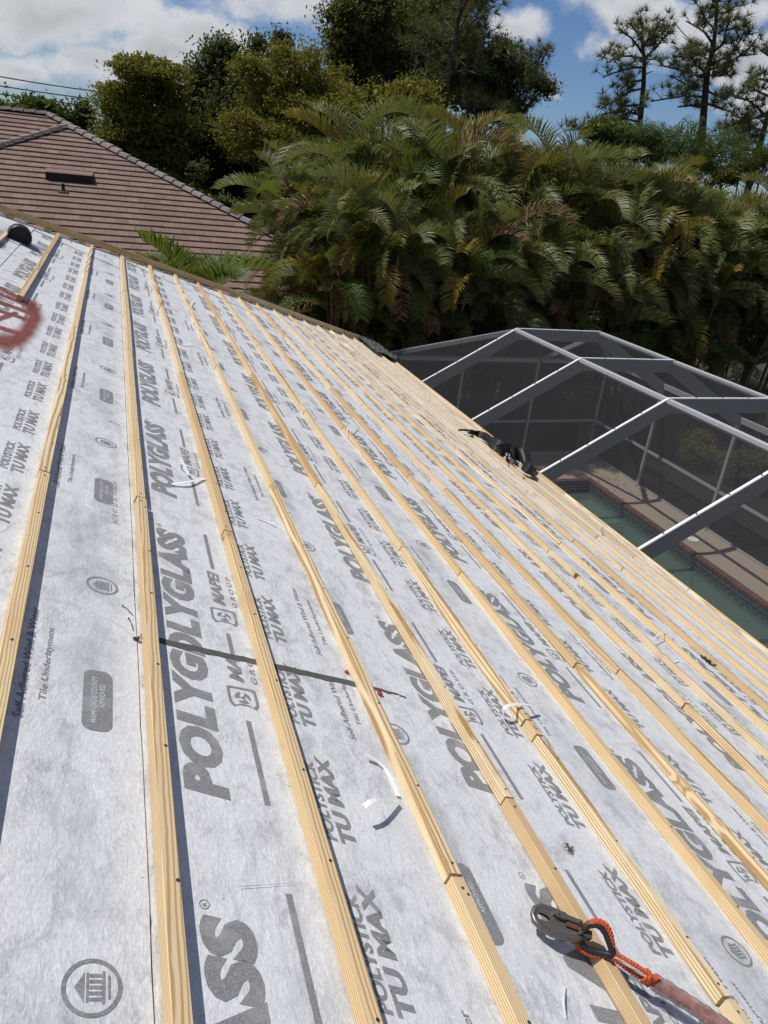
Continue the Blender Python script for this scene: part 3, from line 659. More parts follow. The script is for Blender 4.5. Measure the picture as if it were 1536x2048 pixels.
# ------------------------------------------------------------------ vegetation
def depth(p): return RW[2].dot(p-CAM)
def quadleaf(vs,fs,c,d,w,l,nr):
    d=d.normalized(); s=d.cross(nr)
    if s.length<1e-4: s=Vector((1,0,0))
    s.normalize(); o=len(vs); vs+=[c-d*l*.5,c+s*w*.5,c+d*l*.5,c-s*w*.5]; fs.append((o,o+1,o+2,o+3))
def rv(r): 
    while True:
        v=Vector((r.uniform(-1,1),r.uniform(-1,1),r.uniform(-1,1)))
        if .05<v.length<1: return v.normalized()
def crown_mesh(blobs,base,seed,leaf,dens,cl=.42,nl=40,flat=1.0,droop=0.0,low=-.75):
    r=random.Random(seed); vs=[];fs=[]; sat=[]
    for c,rx,rz in blobs:
        for i in range(4):
            d=rv(r); sat.append((c+Vector((d.x*rx*.82,d.y*rx*.7,abs(d.z)*rz*.82)),rx*r.uniform(.25,.42),rz*r.uniform(.22,.36)))
    for c,rx,rz in blobs+(sat if len(blobs)>3 else []):
        ry=min(rx,max(rx,rz))*.85; n=max(8,int(dens*(rx*rz+rx*ry)*8.5))
        for i in range(n):
            d=rv(r)
            if d.z<low and r.random()<.6: continue
            k=r.uniform(.62,1.04) if r.random()<.85 else r.uniform(.2,.6)
            k*=1+.24*math.sin(d.x*5+seed+c.x)*math.cos(d.y*4+d.z*6+c.z)
            p=c+Vector((d.x*rx*k,d.y*ry*k,d.z*rz*k))
            s_=cl*r.uniform(.6,1.25)
            for j in range(int(nl*r.uniform(.6,1.3))):
                q=p+Vector((r.gauss(0,.5)*s_,r.gauss(0,.5)*s_,r.gauss(0,.38)*s_*flat-droop*abs(r.gauss(0,.5))*s_))
                ld=(rv(r)+d*.5+Vector((0,0,-.25-droop))).normalized(); nr=(rv(r)*.8+Vector((0,0,.9))).normalized()
                quadleaf(vs,fs,q-base,ld,leaf*r.uniform(.3,.5),leaf*r.uniform(.75,1.3),nr)
        for i in range(int(n*1.3) if rx>1.1 else 0):
            d=rv(r); k=r.random()**.5*.62; p=c+Vector((d.x*rx*k,d.y*ry*k,d.z*rz*k))
            for j in range(9): quadleaf(vs,fs,p-base+rv(r)*cl*.8,rv(r),leaf*1.1,leaf*1.9,rv(r))
    me=bpy.data.meshes.new('crown'); me.from_pydata([tuple(v) for v in vs],[],fs); me.update(); return me
def limbs(m,base,tips,r0,rr,seed):
    rnd=random.Random(seed); zt=max(t.z for t in tips); cx=sum((t for t in tips),Vector())/len(tips)
    hub=Vector((base.x*.4+cx.x*.6,base.y*.4+cx.y*.6,base.z+(min(t.z for t in tips)-base.z)*.55)); mid=base.lerp(hub,.5)+Vector((rnd.uniform(-.2,.2),0,0))
    m.tube([base-base,mid-base,hub-base],[r0,r0*.8,r0*.62],9)
    for t in tips:
        a=hub.lerp(t,.5)+Vector((rnd.uniform(-.4,.4),rnd.uniform(-.4,.4),rnd.uniform(-.2,.5)))
        m.tube([hub-base,a-base,t-base],[r0*.5,r0*.3,rr],6)
def tree(name,label,Y,blobs,mat,leaf,dens,seed,trunk=.28,group='trees behind the tiled house',yj=1.3,low=-.75,**kw):
    r=random.Random(seed); B=[]
    for px,py,rx,ry in blobs:
        p=at(px,py,1,Y); p=at(px,py,1,Y+r.uniform(-yj,yj)); k=depth(p)/F; B.append((p,rx*k,ry*k))
    xs=[b[0].x for b in B]; base=Vector((sum(xs)/len(xs),Y,0))
    o=thing(name,label,'tree',Matrix.Translation(base),group)
    me=crown_mesh(B,base,seed,leaf,dens,low=low,**kw); me.materials.append(mat); link('crown',me,o)
    m=MB(); limbs(m,base,[b[0] for b in B],trunk,.04,seed); m.build('trunk',M_BARK,o)
    return o
tree('broadleaf_tree','layered olive-green tree rising directly behind the tiled hip',34,[(290,143,74,22),(245,188,44,28),(330,185,62,42),(232,285,34,22),(340,250,62,24),(270,250,60,50),(222,345,34,32),(262,330,62,50),(330,320,60,62),(250,225,60,40),(300,380,60,40)],M_LF_OL,.17,2.3,11,flat=.55,cl=.5)
tree('broadleaf_tree','dark bushy tree between the two olive-green trees',37,[(455,128,52,44),(420,190,72,58),(525,118,34,36),(495,215,88,70),(430,280,92,60),(500,320,92,62),(400,345,70,50),(560,100,16,26),(545,330,50,60),(470,390,60,30)],M_LF_DK,.19,2.0,12,cl=.45)
tree('broadleaf_tree','rounded olive-green tree between the dark bushy tree and the tallest tree',33,[(590,128,52,46),(505,148,42,28),(625,185,90,62),(560,215,90,52),(650,255,112,62),(490,265,52,40),(560,300,92,52),(690,300,90,42),(480,300,42,26),(700,215,60,40)],M_LF_OL,.15,2.9,13,cl=.4)
tree('broadleaf_tree','tallest dark broadleaf tree, its crown cut by the picture top',38,[(700,50,54,50),(755,110,112,72),(850,70,110,78),(900,150,120,78),(1000,125,72,42),(1045,170,44,44),(985,205,72,38),(800,190,100,56),(740,10,62,40),(880,10,80,50),(1005,235,40,30),(700,130,70,50),(1090,175,17,10)],M_LF_MX,.20,1.9,14,trunk=.4,cl=.5)
tree('broadleaf_tree','dark tree filling the shade low behind the tiled hip',41,[(300,330,75,70),(420,330,80,70),(540,350,80,70),(250,300,50,50),(480,400,90,40),(380,270,70,50),(600,370,60,60)],M_LF_DK,.26,1.3,18,cl=.6)
tree('broadleaf_tree','low green tree in front of the tallest dark tree, above the palms',30,[(760,205,60,32),(830,195,70,30),(700,235,60,30)],M_LF_OL,.16,2.0,15)
tree('small_tree','light green bushy tree top between the slender pine and the palm row',24,[(1195,272,26,18),(1232,270,16,16),(1262,276,26,16),(1225,300,60,24),(1205,262,12,12)],M_LF_GR,.16,3.0,16,trunk=.1,group='trees beyond the palm row',cl=.3)
tree('small_tree','dark leafy tree at the foot of the leaning pine above the palms',26,[(1515,345,40,20),(1440,362,36,16),(1480,340,20,14),(1530,320,14,14)],M_LF_MX,.17,2.6,17,trunk=.1,group='trees beyond the palm row',cl=.35)
for i,(bl,lab) in enumerate((([(20,210,24,22),(5,232,30,18)],'green far tree nearest the overhead wires, over the tiled ridge'),([(85,228,42,26),(72,212,16,14)],'broad green far tree behind the end of the tiled ridge'),([(150,242,32,24),(172,228,8,20),(175,258,26,22)],'dark pointed far tree beside the layered olive-green tree'))):
    tree('far_tree',lab,52,bl,M_LF_GR if i<2 else M_LF_DK,.36,1.3,30+i,group='far trees over the tiled ridge',cl=.6)
for i,(px,py,rx,ry,lab) in enumerate(((425,404,28,14,'small green shrub just behind the tiled hip'),(395,340,16,18,'pale grey-green sapling in the shade behind the tiled hip'),(462,412,16,12,'low green shrub where the tiled hip meets the palms'))):
    p=at(px,py,1,26.5 if i!=1 else 30); k=depth(p)/F; b=Vector((p.x,p.y,0)); o=thing('shrub',lab,'shrub',Matrix.Translation(b),'shrubs beside the tiled house')
    me=crown_mesh([(p,rx*k,ry*k),(p-Vector((0,0,.8)),rx*k*.9,1.0)],b,60+i,.17,5 if i!=1 else 2,cl=.25); me.materials.append(M_LF_GR if i!=1 else M_LF_DK); link('foliage',me,o)
    m=MB(); m.tube([(0,0,0),tuple(p-b)],[.05,.02],6); m.build('stem',M_BARK,o)

# pines ---------------------------------------------------------------
def needles(vs,fs,c,d,r,L=.42,n=32):
    for i in range(n):
        a=(d*.75+rv(r)*.9).normalized(); s=a.cross(rv(r)).normalized()*.013; l=L*r.uniform(.7,1.15); o=len(vs)
        vs+=[c-s,c+s,c+a*l]; fs.append((o,o+1,o+2))
def pine(label,Y,trunk,branches,seed,r0=.17,L=.42,tuft=1.0,dead=()):
    r=random.Random(seed); T=[at(px,py,1,Y) for px,py in trunk]; base=Vector((T[0].x,Y,0)); T=[base]+T
    o=thing('pine_tree',label,'tree',Matrix.Translation(base),'pines in the background')
    m=MB(); m.tube([p-base for p in T],[r0*(1-.75*i/(len(T)-1)) for i in range(len(T))],8); vs=[];fs=[]; bm_=MB()
    for br in branches:
        P=[at(px,py,1,Y+(r.uniform(-1.2,1.2) if i else 0)) for i,(px,py) in enumerate(br)]
        bm_.tube([p-base for p in P],[.06*(1-.7*i/len(P)) for i in range(len(P))],5)
        for i in range(len(P)-1):
            a,b=P[i],P[i+1]; n=max(2,int((b-a).length/.27*tuft))
            for j in range(n):
                t=(j+r.random())/n
                if i==0 and t<.35: continue
                c=a.lerp(b,t)
                for k in range(2):
                    off=rv(r); off.z=abs(off.z)*.9+.05; ln=r.uniform(.12,.6); q=c+off*ln
                    bm_.tube([c-base,q-base],[.018,.01],4,cap=False); needles(vs,fs,q-base,(off+Vector((0,0,.35))).normalized(),r,L)
    for br in dead: bm_.tube([at(px,py,1,Y)-base for px,py in br],[.035]+[.018]*(len(br)-1),5)
    m.build('trunk',M_BARK,o); bm_.build('branch',M_BARK,o)
    me=bpy.data.meshes.new('needles'); me.from_pydata([tuple(v) for v in vs],[],fs); me.materials.append(M_NEED); link('needles',me,o)
pine('slender pine with one long bare-stemmed low limb over the palms',33,[(1273,290),(1281,235),(1287,170),(1289,120),(1284,85),(1286,45)],
 [[(1274,243),(1250,238),(1215,248),(1175,256),(1130,262)],[(1276,210),(1250,212),(1225,224),(1195,232)],[(1280,178),(1262,182),(1235,196),(1205,216)],[(1284,160),(1258,165),(1240,180)],[(1287,135),(1265,135),(1230,145),(1205,155)],[(1288,118),(1262,112),(1235,112),(1215,125)],
  [(1288,112),(1275,92),(1262,75),(1245,65)],[(1289,116),(1310,98),(1325,80),(1335,65)],[(1287,95),(1298,75),(1312,60),(1325,50)],[(1286,75),(1270,60),(1262,50)],[(1286,62),(1282,48),(1278,42)],[(1288,88),(1305,90),(1322,86)],[(1284,230),(1260,225),(1240,232)]],41,dead=([(1287,150),(1305,142)],[(1290,118),(1315,120),(1330,114)]))
pine('tall wide-crowned pine with dead twigs against the big cloud',31,[(1402,290),(1407,230),(1412,170),(1417,130),(1427,95),(1432,40),(1436,-30)],
 [[(1408,194),(1375,191),(1340,196),(1300,203)],[(1406,214),(1380,211),(1355,214)],[(1411,183),(1390,180),(1365,165),(1340,150)],[(1413,155),(1390,150),(1360,140),(1320,130)],[(1414,150),(1395,130),(1380,115),(1345,112)],
  [(1418,140),(1450,128),(1480,112),(1515,108)],[(1420,130),(1455,112),(1478,85),(1490,60)],[(1425,105),(1445,90),(1452,60),(1460,40)],[(1427,90),(1410,65),(1395,55),(1372,42)],[(1430,60),(1412,40),(1400,20)],[(1432,45),(1450,25),(1470,12),(1490,10)],
  [(1434,10),(1422,-5),(1418,-25)],[(1434,5),(1452,-10),(1460,-30)],[(1415,150),(1440,152),(1455,148)],[(1410,180),(1430,190),(1455,200)],[(1408,205),(1435,215),(1465,225)],[(1418,120),(1400,110),(1382,108)],[(1452,60),(1475,55),(1505,70)],[(1480,110),(1500,95),(1510,80)]],42,r0=.2,dead=([(1412,112),(1385,85),(1365,65),(1349,45)],[(1385,92),(1360,98),(1346,92)],[(1492,70),(1515,65),(1525,52)]))
pine('leaning dark pine cut off by the picture edge',29,[(1515,310),(1525,270),(1538,225),(1552,170),(1560,120)],
 [[(1520,290),(1500,270),(1475,262),(1450,258)],[(1528,262),(1505,255),(1470,265),(1440,270)],[(1535,235),(1515,215),(1495,200),(1470,195)],[(1545,195),(1520,185),(1495,170)],[(1552,170),(1530,160),(1505,155),(1490,165)],[(1512,300),(1480,300),(1440,305),(1415,320)],[(1515,298),(1495,315),(1465,325)],[(1558,120),(1535,110),(1520,100)],[(1540,220),(1520,235),(1490,240),(1465,230)],[(1512,285),(1485,282),(1460,290)]],43)
pine('dark long-needled pine in front of the tallest tree',32,[(880,330),(890,180),(905,110),(915,50),(925,-30)],
 [[(905,105),(940,60),(970,25),(990,10)],[(915,60),(945,15),(960,-15)],[(912,70),(880,30),(860,0)],[(905,110),(870,80),(845,55)],[(898,140),(860,120),(830,100),(800,80)],[(893,165),(860,160),(830,150)],[(915,40),(935,0),(950,-25)],[(908,90),(935,85),(965,75),(985,60)],[(895,150),(930,140),(960,150)],[(890,190),(850,195),(815,185)],[(900,120),(930,110),(955,115)],[(888,210),(920,205),(960,215)]],44,r0=.22,L=.6)
pine('pine poking out of the sky side of the tallest tree',36,[(1010,330),(1020,250),(1030,190),(1040,150)],
 [[(1030,190),(1055,160),(1075,130),(1080,110)],[(1032,185),(1060,150),(1085,120),(1093,105)],[(1028,195),(1050,185),(1070,160)],[(1040,150),(1020,110),(1005,85)],[(1038,160),(1040,120),(1045,100)],[(1022,240),(1050,225),(1065,200)],[(1020,250),(1000,225),(985,200)],[(1026,210),(1045,205),(1060,215)]],45,r0=.12)

# palms ---------------------------------------------------------------
def frond(M,base,az,el,L,r,mat,nl=36,lf=.68,curl=1.9,vee=.6,wid=.044,sag=.28,plume=0.0):
    seg=14; P=[];T=[]; p=Vector(base); a=el; ds=L/seg
    hd=Vector((math.cos(az),math.sin(az),0))
    for i in range(seg+1):
        t=i/seg; d=hd*math.cos(a)+Vector((0,0,1))*math.sin(a); P.append(p.copy()); T.append(d); p=p+d*ds
        a-=curl/seg*(.35+1.3*t)
    M.tube(P,[.016*(1-.8*i/seg) for i in range(seg+1)],4,mat,cap=False)
    side=hd.cross(Vector((0,0,1)))
    for i in range(nl):
        t=.16+.84*(i+.3)/nl; f=t*seg; k=min(int(f),seg-1); f-=k; c=P[k].lerp(P[k+1],f); tg=T[k].lerp(T[k+1],f).normalized()
        n=side.cross(tg); n=n if n.z>=-.2 else n; 
        l=lf*(1-.72*abs(t-.42)**1.6*1.6)*r.uniform(.88,1.08); l=max(l,.16)
        for s in (-1,1):
            if r.random()<(.06 if mat<3 else .3): continue
            sd=side*s; ve=vee+r.uniform(-plume,plume); d=(sd*(1-abs(ve)*.55)+n*ve+tg*.58+rv(r)*.08).normalized()
            w=d.cross(n).normalized() if abs(d.dot(n))<.98 else tg; w=(tg-d*tg.dot(d)).normalized()*wid*.5
            m1=c+d*l*.55; d2=(d+Vector((0,0,-sag-r.uniform(0,.25)))).normalized(); tip=m1+d2*l*.5
            M.add([c-w*.7,c+w*.7,m1+w,m1-w,tip],[(0,1,2,3),(3,2,4)],mat)
def areca(seed,H=6.6,stems=11,fr=7,Lf=2.15):
    r=random.Random(seed); M=MB(); St=MB(); hs=(1,.96,.91,.86,.80,.74,.66,.57,.48,.98,.89,.7)
    for i in range(stems):
        a=r.uniform(0,6.283); q=math.sqrt(r.random())*.6; b=Vector((math.cos(a)*q,math.sin(a)*q,0)); h=H*hs[i%len(hs)]*r.uniform(.96,1.03)
        lean=r.uniform(.03,.17); tp=b+Vector((math.cos(a)*lean*h,math.sin(a)*lean*h,h-.9)); md=b.lerp(tp,.5)+Vector((-math.cos(a)*.1,-math.sin(a)*.1,.1))
        St.tube([b,md,tp],[.055,.045,.038],6)
        for j in range(fr):
            az=a*.2+j*2.39+r.uniform(-.4,.4); el=math.radians((84,74,64,54,44,32,20)[j%7]+r.uniform(-7,7)); x=r.random()
            mat=0 if x<.62 else 1 if x<.76 else 2 if x<.93 else 3
            frond(M,tp,az,el,Lf*r.uniform(.8,1.15),r,mat,curl=r.uniform(1.2,2.6),vee=r.uniform(.5,1.0),sag=r.uniform(.15,.5),lf=.62,nl=40,wid=.036)
        for j in range(r.choice((0,1,1,2))):
            frond(M,tp-Vector((0,0,.25)),r.uniform(0,6.283),math.radians(r.uniform(-40,0)),Lf*.85,r,3,nl=26,lf=.5,curl=1.1,vee=.15,sag=.7,wid=.032)
    return M.mesh('crown',[M_FR_G,M_FR_B,M_FR_Y,M_FR_D]),St.mesh('stems',M_STEM)
VAR=[areca(100+i,H=h) for i,h in enumerate((6.4,6.9,6.1,6.6,7.1))]
LOWV=[areca(120+i,H=h,stems=9,fr=7,Lf=1.5) for i,h in enumerate((3.4,3.9))]
RPm=random.Random(5)
def palm(px,py,Y,var,lab,sc_=None,group='areca palm clumps in the row behind the pool cage',name='areca_palm'):
    p=at(px,py,1,Y); b=Vector((p.x,Y,0)); cr,st=var
    zmax=max(v.co.z for v in cr.vertices); s=sc_ or p.z/zmax; s=max(.5,min(1.25,s))
    o=thing(name,lab,'palm',Matrix.Translation(b)@Matrix.Rotation(RPm.uniform(0,6.28),4,'Z')@Matrix.Scale(s,4),group)
    link('crown',cr,o); link('stems',st,o); return o
PL=[(665,350,17.4,0,'areca clump at the tiled-roof end of the row, fronds over the tiles'),(665,262,17.8,1,'areca clump with yellow-edged fronds below the olive tree'),(735,410,16.6,2,'front areca clump arching beside the tiled roof edge'),
 (760,222,18.2,3,'tall areca clump under the low green tree'),(700,330,16.4,4,'areca clump in front of the one under the low green tree'),(850,188,17.8,0,'tallest areca clump in the palm row'),(800,330,16.2,1,'front areca clump directly above the cage hip peak line'),
 (945,212,18.2,2,'areca clump next to the tallest one, on its pool side'),(1030,240,18.0,3,'areca clump beneath the outermost branches of the tallest tree'),(925,360,16.3,4,'front areca clump with brown hanging fronds, mid row'),
 (1090,262,18.6,1,'areca clump whose fronds stand against the open blue sky'),(1150,292,18.4,0,'areca clump below the low limb of the slender pine'),(1060,385,16.5,2,'front areca clump above the first bright cage rafter'),
 (1225,305,18.6,4,'areca clump under the light green bushy tree top'),(1300,312,18.6,3,'areca clump in front of the queen palm'),(1190,410,16.7,1,'front areca clump above the second bright cage rafter'),
 (1370,345,18.4,0,'areca clump in front of the wide-crowned pine trunk'),(1450,352,18.2,2,'areca clump under the leaning pine'),(1320,440,17.0,3,'front areca clump with dead hanging fronds before the queen palm'),
 (1520,365,18.0,4,'areca clump beside the dark leafy tree at the picture edge'),(1440,470,17.0,1,'front areca clump above the flat part of the cage roof'),(1545,500,17.0,0,'front areca clump cut by the picture edge above the cage'),(1630,400,17.5,2,'farthest areca clump, mostly beyond the picture edge')]
for px,py,Y,v,lab in PL: palm(px,py-(0 if px<1000 else 24),Y,VAR[v],lab)
PL2=[(760,560,16.6,0,'low areca clump beside the lower hip board'),(905,560,16.9,1,'low dark areca clump behind the hip end of the cage'),
 (1150,520,16.8,0,'low areca clump with a drooping frond behind the cage ridge'),(1385,545,16.9,1,'low bright areca clump behind the flat cage roof')]
for px,py,Y,v,lab in PL2: palm(px,py,Y,LOWV[v],lab,group='low areca clumps at the foot of the palm row')
def single(seed,H,n,Lf,mats,**kw):
    r=random.Random(seed); M=MB(); St=MB(); St.tube([(0,0,0),(0,.05,H*.5),(0,0,H)],[.1,.08,.06],8)
    for j in range(n): frond(M,Vector((0,0,H)),j*2.399+r.uniform(-.3,.3),math.radians(r.uniform(45,86)),Lf*r.uniform(.85,1.1),r,0,**kw)
    return M.mesh('crown',mats),St.mesh('stems',M_STEM)
YP=single(200,2.75,11,1.5,[M_FR_B],curl=1.2,vee=.75,lf=.55)
palm(385,455,14.6,YP,'small bright green palm in front of the tiled roof',group='single palms')
YP2=single(203,1.5,7,1.2,[M_FR_Y],curl=2.0,vee=.4,lf=.5)
palm(455,545,14.9,YP2,'small yellowing palm at the hip board beside the bright green palm',group='single palms')
QP=single(201,6.5,20,2.6,[M_FR_Q],curl=2.3,vee=.1,lf=.66,sag=1.1,wid=.028,nl=52,plume=.8)
palm(1322,232,23,QP,'feathery queen palm between the two tall pines',sc_=None,group='queen palms',name='queen_palm')
QP2=single(202,6.5,16,2.8,[M_FR_Q],curl=2.1,vee=.1,lf=.7,sag=1.2,wid=.028,nl=52,plume=.8)
palm(1425,238,22,QP2,'queen palm with long drooping fronds under the wide pine',group='queen palms',name='queen_palm')

# planting round the cage ------------------------------------------------
def shrub(px,py,h,rad,mat,lab,seed,leaf=.07,dens=26,nm='shrub'):
    b=at(px,py,2,-.02); o=thing(nm,lab,'shrub',Matrix.Translation(b),'garden shrubs beyond the cage'); r=random.Random(seed)
    bl=[(b+Vector((r.uniform(-.5,.5)*rad,r.uniform(-.5,.5)*rad,h*r.uniform(.5,.9))),rad*r.uniform(.5,.8),h*.35) for i in range(4)]
    me=crown_mesh(bl,b,seed,leaf,dens,cl=.14,nl=16); me.materials.append(mat); link('foliage',me,o)
    m=MB()
    for i in range(7): m.tube([(0,0,0),(r.uniform(-.4,.4)*rad,r.uniform(-.4,.4)*rad,h*.5),(r.uniform(-.8,.8)*rad,r.uniform(-.8,.8)*rad,h*.9)],[.014,.01,.005],5)
    m.build('stem',M_BARK,o)
shrub(1465,960,.7,.55,M_LF_MX,'leggy brown-green shrub behind the third cage post',70)
shrub(1395,930,.75,.6,M_LF_OL,'rounded olive shrub beyond the chair rail, between two posts',71)
shrub(1530,985,.7,.6,M_LF_MX,'sparse shrub beyond the screen wall at the picture edge',72)
shrub(1525,905,.8,.5,M_LF_GR,'fresh green shrub seen through the upper part of the screen wall',73)
# ornamental grass in the far cage corner
b=at(1188,872,1,14.0); b.z=0; b=Vector((11.2,14.05,0)); o=thing('ornamental_grass','pale upright ornamental grass clump in the far cage corner','plant',Matrix.Translation(b)); m=MB(); r=random.Random(9)
for i in range(90):
    a=r.uniform(0,6.28); l=r.uniform(.6,1.05); k=r.uniform(.05,.35); w=.008; d=Vector((math.cos(a),math.sin(a),0)); s=d.cross(Vector((0,0,1)))*w; c=d*r.uniform(0,.08)
    m.add([c-s,c+s,c+d*k*.4+s+Vector((0,0,l*.6)),c+d*k*.4-s+Vector((0,0,l*.6)),c+d*k+Vector((0,0,l))],[(0,1,2,3),(3,2,4)])
m.build('blades',simple('dry grass blade',(.2,.17,.11),.7,.3,30),o); m=MB(); m.tube([(0,0,-.02),(0,0,.08)],[.1,.07],8); m.build('root_crown',M_BARK,o)
# brown leaf-shaped flecks imitating dappled shade at the far end of the deck
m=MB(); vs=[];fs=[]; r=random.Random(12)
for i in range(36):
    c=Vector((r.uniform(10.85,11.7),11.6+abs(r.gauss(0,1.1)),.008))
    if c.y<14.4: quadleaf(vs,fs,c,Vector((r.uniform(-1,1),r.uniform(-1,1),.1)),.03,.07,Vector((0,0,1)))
m.add(vs,fs); o=m.build('dapple_shade',M_FR_D); o['kind']='stuff'
# ------------------------------------------------------------------ things lying on the near roof
def L3(px,py,h,base): p=RP(px,py,h); return Vector((p.x-base.x,p.y-base.y,p.z-base.z))
# black vent hood
b=RP(36,486,0); b.z=.006
o=thing('vent_hood','round black plastic vent hood on the white underlayment below the hip board','vent',RT(b.x,b.y,b.z,math.radians(8)))
m=MB(); n=20; R1=.098; ZC=.045; t0=-.42; dt=(math.pi-2*t0)/n; prof=[(0,R1*.93),(.012,R1),(.12,R1),(.18,R1*.88),(.215,R1*.58),(.225,.02)]
vs=[(rr*math.cos(t0+dt*i),y,ZC+rr*math.sin(t0+dt*i)) for y,rr in prof for i in range(n+1)]
m.add(vs,[(j*(n+1)+i,j*(n+1)+i+1,(j+1)*(n+1)+i+1,(j+1)*(n+1)+i) for j in range(len(prof)-1) for i in range(n)]); m.build('hood',M_BLACK,o,None,True)
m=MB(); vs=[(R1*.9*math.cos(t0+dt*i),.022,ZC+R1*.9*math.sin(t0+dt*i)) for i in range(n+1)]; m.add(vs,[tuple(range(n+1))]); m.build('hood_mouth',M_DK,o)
m=MB(); m.box((-.19,-.05,0),(.19,.27,.003)); m.build('flashing',simple('vent flashing',(.3,.31,.32),.5,.1,30),o)

# snap hook, thimble, orange rope in a clear sleeve
base=RP(1185,1885,0); base.z=0
hk=thing('safety_lanyard','steel snap hook on orange rope with a clear sleeve, lying across the battens','lanyard',RT(base.x,base.y,0))
N_=L3(1066,1828,.040,base); Q_=L3(1168,1868,.058,base)
camr=(RMI@CAM)-base; e1=(Q_-N_).normalized(); ln=(Q_-N_).length; f_=(camr-(N_+Q_)/2).normalized()
e2=f_.cross(e1).normalized(); e3=e1.cross(e2).normalized(); e2=(e2*.86-e3*.5*(1 if e3.dot(f_)>0 else -1)).normalized(); e3=e1.cross(e2).normalized()
def HP(a,b_,c=0): return N_+e1*(a*ln)+e2*(b_*ln)+e3*(c*ln)
out=[(.0,.0),(.03,.12),(.14,.20),(.35,.215),(.62,.19),(.86,.13),(1.0,.05),(1.0,-.06),(.86,-.13),(.62,-.205),(.38,-.235),(.16,-.19),(.03,-.11)]
m=MB(); m.tube([HP(x,y) for x,y in out],.058*ln,8,closed=True); m.build('hook_body',M_STEEL,hk,None,True)
inn=[(.12+.55*(math.cos(t)*.5+.5)*1.0,.085*math.sin(t)) for t in [i*.6283 for i in range(10)]]
m=MB(); o_=[(x,y*.93) for x,y in out]; vs=[HP(x,y,.035) for x,y in o_]+[HP(x,y,.035) for x,y in [(.08,0),(.085,.03),(.11,.055),(.16,.06),(.22,.055),(.28,.04),(.31,.015),(.31,-.02),(.28,-.045),(.22,-.06),(.16,-.06),(.11,-.055),(.085,-.03)]]; k=13
m.add(vs,[(i,(i+1)%k,k+(i+1)%k,k+i) for i in range(k)]); vs2=[v-e3*(.07*ln) for v in vs]; m.add(vs2,[(i,k+i,k+(i+1)%k,(i+1)%k) for i in range(k)]); m.build('hook_plate',M_STEEL,hk)
m=MB(); 
def hbox(a0,a1,b0,b1,c0,c1,mb):
    vs=[HP(a,b_,c) for c in (c0,c1) for b_ in (b0,b1) for a in (a0,a1)]; mb.add(vs,[(0,2,3,1),(4,5,7,6),(0,1,5,4),(2,6,7,3),(0,4,6,2),(1,3,7,5)])
hbox(.36,.93,.085,.175,.03,.11,m); hbox(.42,.60,.06,.19,.05,.13,m); m.build('gate_latch',M_STEEL,hk)
m=MB(); hbox(.62,.90,-.02,.07,.06,.085,m); m.build('lock_plate',simple('rusty latch',(.14,.06,.04),.6,.4,80,metal=.3),hk)
m=MB()
for a,b_ in ((.44,.13),(.86,.13),(.88,-.06)): m.tube([HP(a,b_,.05),HP(a,b_,.15)],.03*ln,8)
m.build('rivet',M_STEEL,hk)
m=MB(); hbox(.9,1.13,-.07,.07,-.06,.07,m); m.build('swivel',M_STEEL,hk)
# thimble
T0=L3(1168,1858,.07,base); T1=L3(1228,1912,.058,base); t1=(T1-T0).normalized(); tl=(T1-T0).length; ff=(camr-T0).normalized(); t2=ff.cross(t1).normalized(); t3=t1.cross(t2)
t2=(t2*.93+t3*.36).normalized()
def TP(a,b_): return T0+t1*(a*tl)+t2*(b_*tl)
td=[(-.02,0),(.02,.2),(.14,.33),(.3,.37),(.48,.33),(.7,.2),(.93,.05),(.93,-.05),(.7,-.2),(.48,-.33),(.3,-.37),(.14,-.33),(.02,-.2)]
m=MB(); m.tube([TP(a,b_) for a,b_ in td],.0088,8,closed=True); m.build('thimble',M_BLACK,hk,None,True)
def strands(m,path,R,pitch=.03,k=3,r=None,step=.004,ph=0):
    pts=[Vector(p) for p in path]; cum=[0]
    for a,b_ in zip(pts[:-1],pts[1:]): cum.append(cum[-1]+(b_-a).length)
    n=max(4,int(cum[-1]/step)); P=[]
    j=0
    for i in range(n+1):
        s_=cum[-1]*i/n
        while j<len(cum)-2 and cum[j+1]<s_: j+=1
        P.append(pts[j].lerp(pts[j+1],(s_-cum[j])/(cum[j+1]-cum[j]+1e-9)))
    for q in range(k):
        H=[]
        for i,p in enumerate(P):
            t=(P[min(i+1,n)]-P[max(i-1,0)]).normalized(); a=t.cross(Vector((0,0,1))).normalized(); b_=t.cross(a); th=2*math.pi*(i*cum[-1]/n/pitch)+q*2*math.pi/k+ph
            H.append(p+(a*math.cos(th)+b_*math.sin(th))*R*.55)
        m.tube(H,r or R*.56,6)
def smoothp(P,k=6):
    P=[Vector(p) for p in P]; o=[]
    for i in range(len(P)-1):
        a,b_,c,d=P[max(i-1,0)],P[i],P[i+1],P[min(i+2,len(P)-1)]
        for j in range(k):
            t=j/k; o.append(.5*((2*b_)+(c-a)*t+(2*a-5*b_+4*c-d)*t*t+(3*b_-a-3*c+d)*t*t*t))
    o.append(P[-1]); return o
eye=[TP(a*1.02-.0,b_*1.30) for a,b_ in td]; E0=eye[6]; E1=eye[7]
K=L3(1298,1957,.056,base); ax=(K-T1).normalized(); sd=t2
m=MB(); path=[K+sd*.0065]+[T1.lerp(K,.5)+sd*.0075]+[E0]+eye[5::-1][:6]+eye[12:7:-1]+[E1]+[T1.lerp(K,.5)-sd*.0075]+[K-sd*.0065]
strands(m,smoothp(path,5),.0072,.024); m.build('rope_eye',M_ORANGE,hk)
m=MB(); strands(m,smoothp([T1+t3*.004,T1.lerp(K,.5)+t3*.008,K+t3*.004],5),.0045,.014,3); m.build('frayed_core',simple('frayed pale fibres',(.5,.42,.4),.8,.3,200),hk)
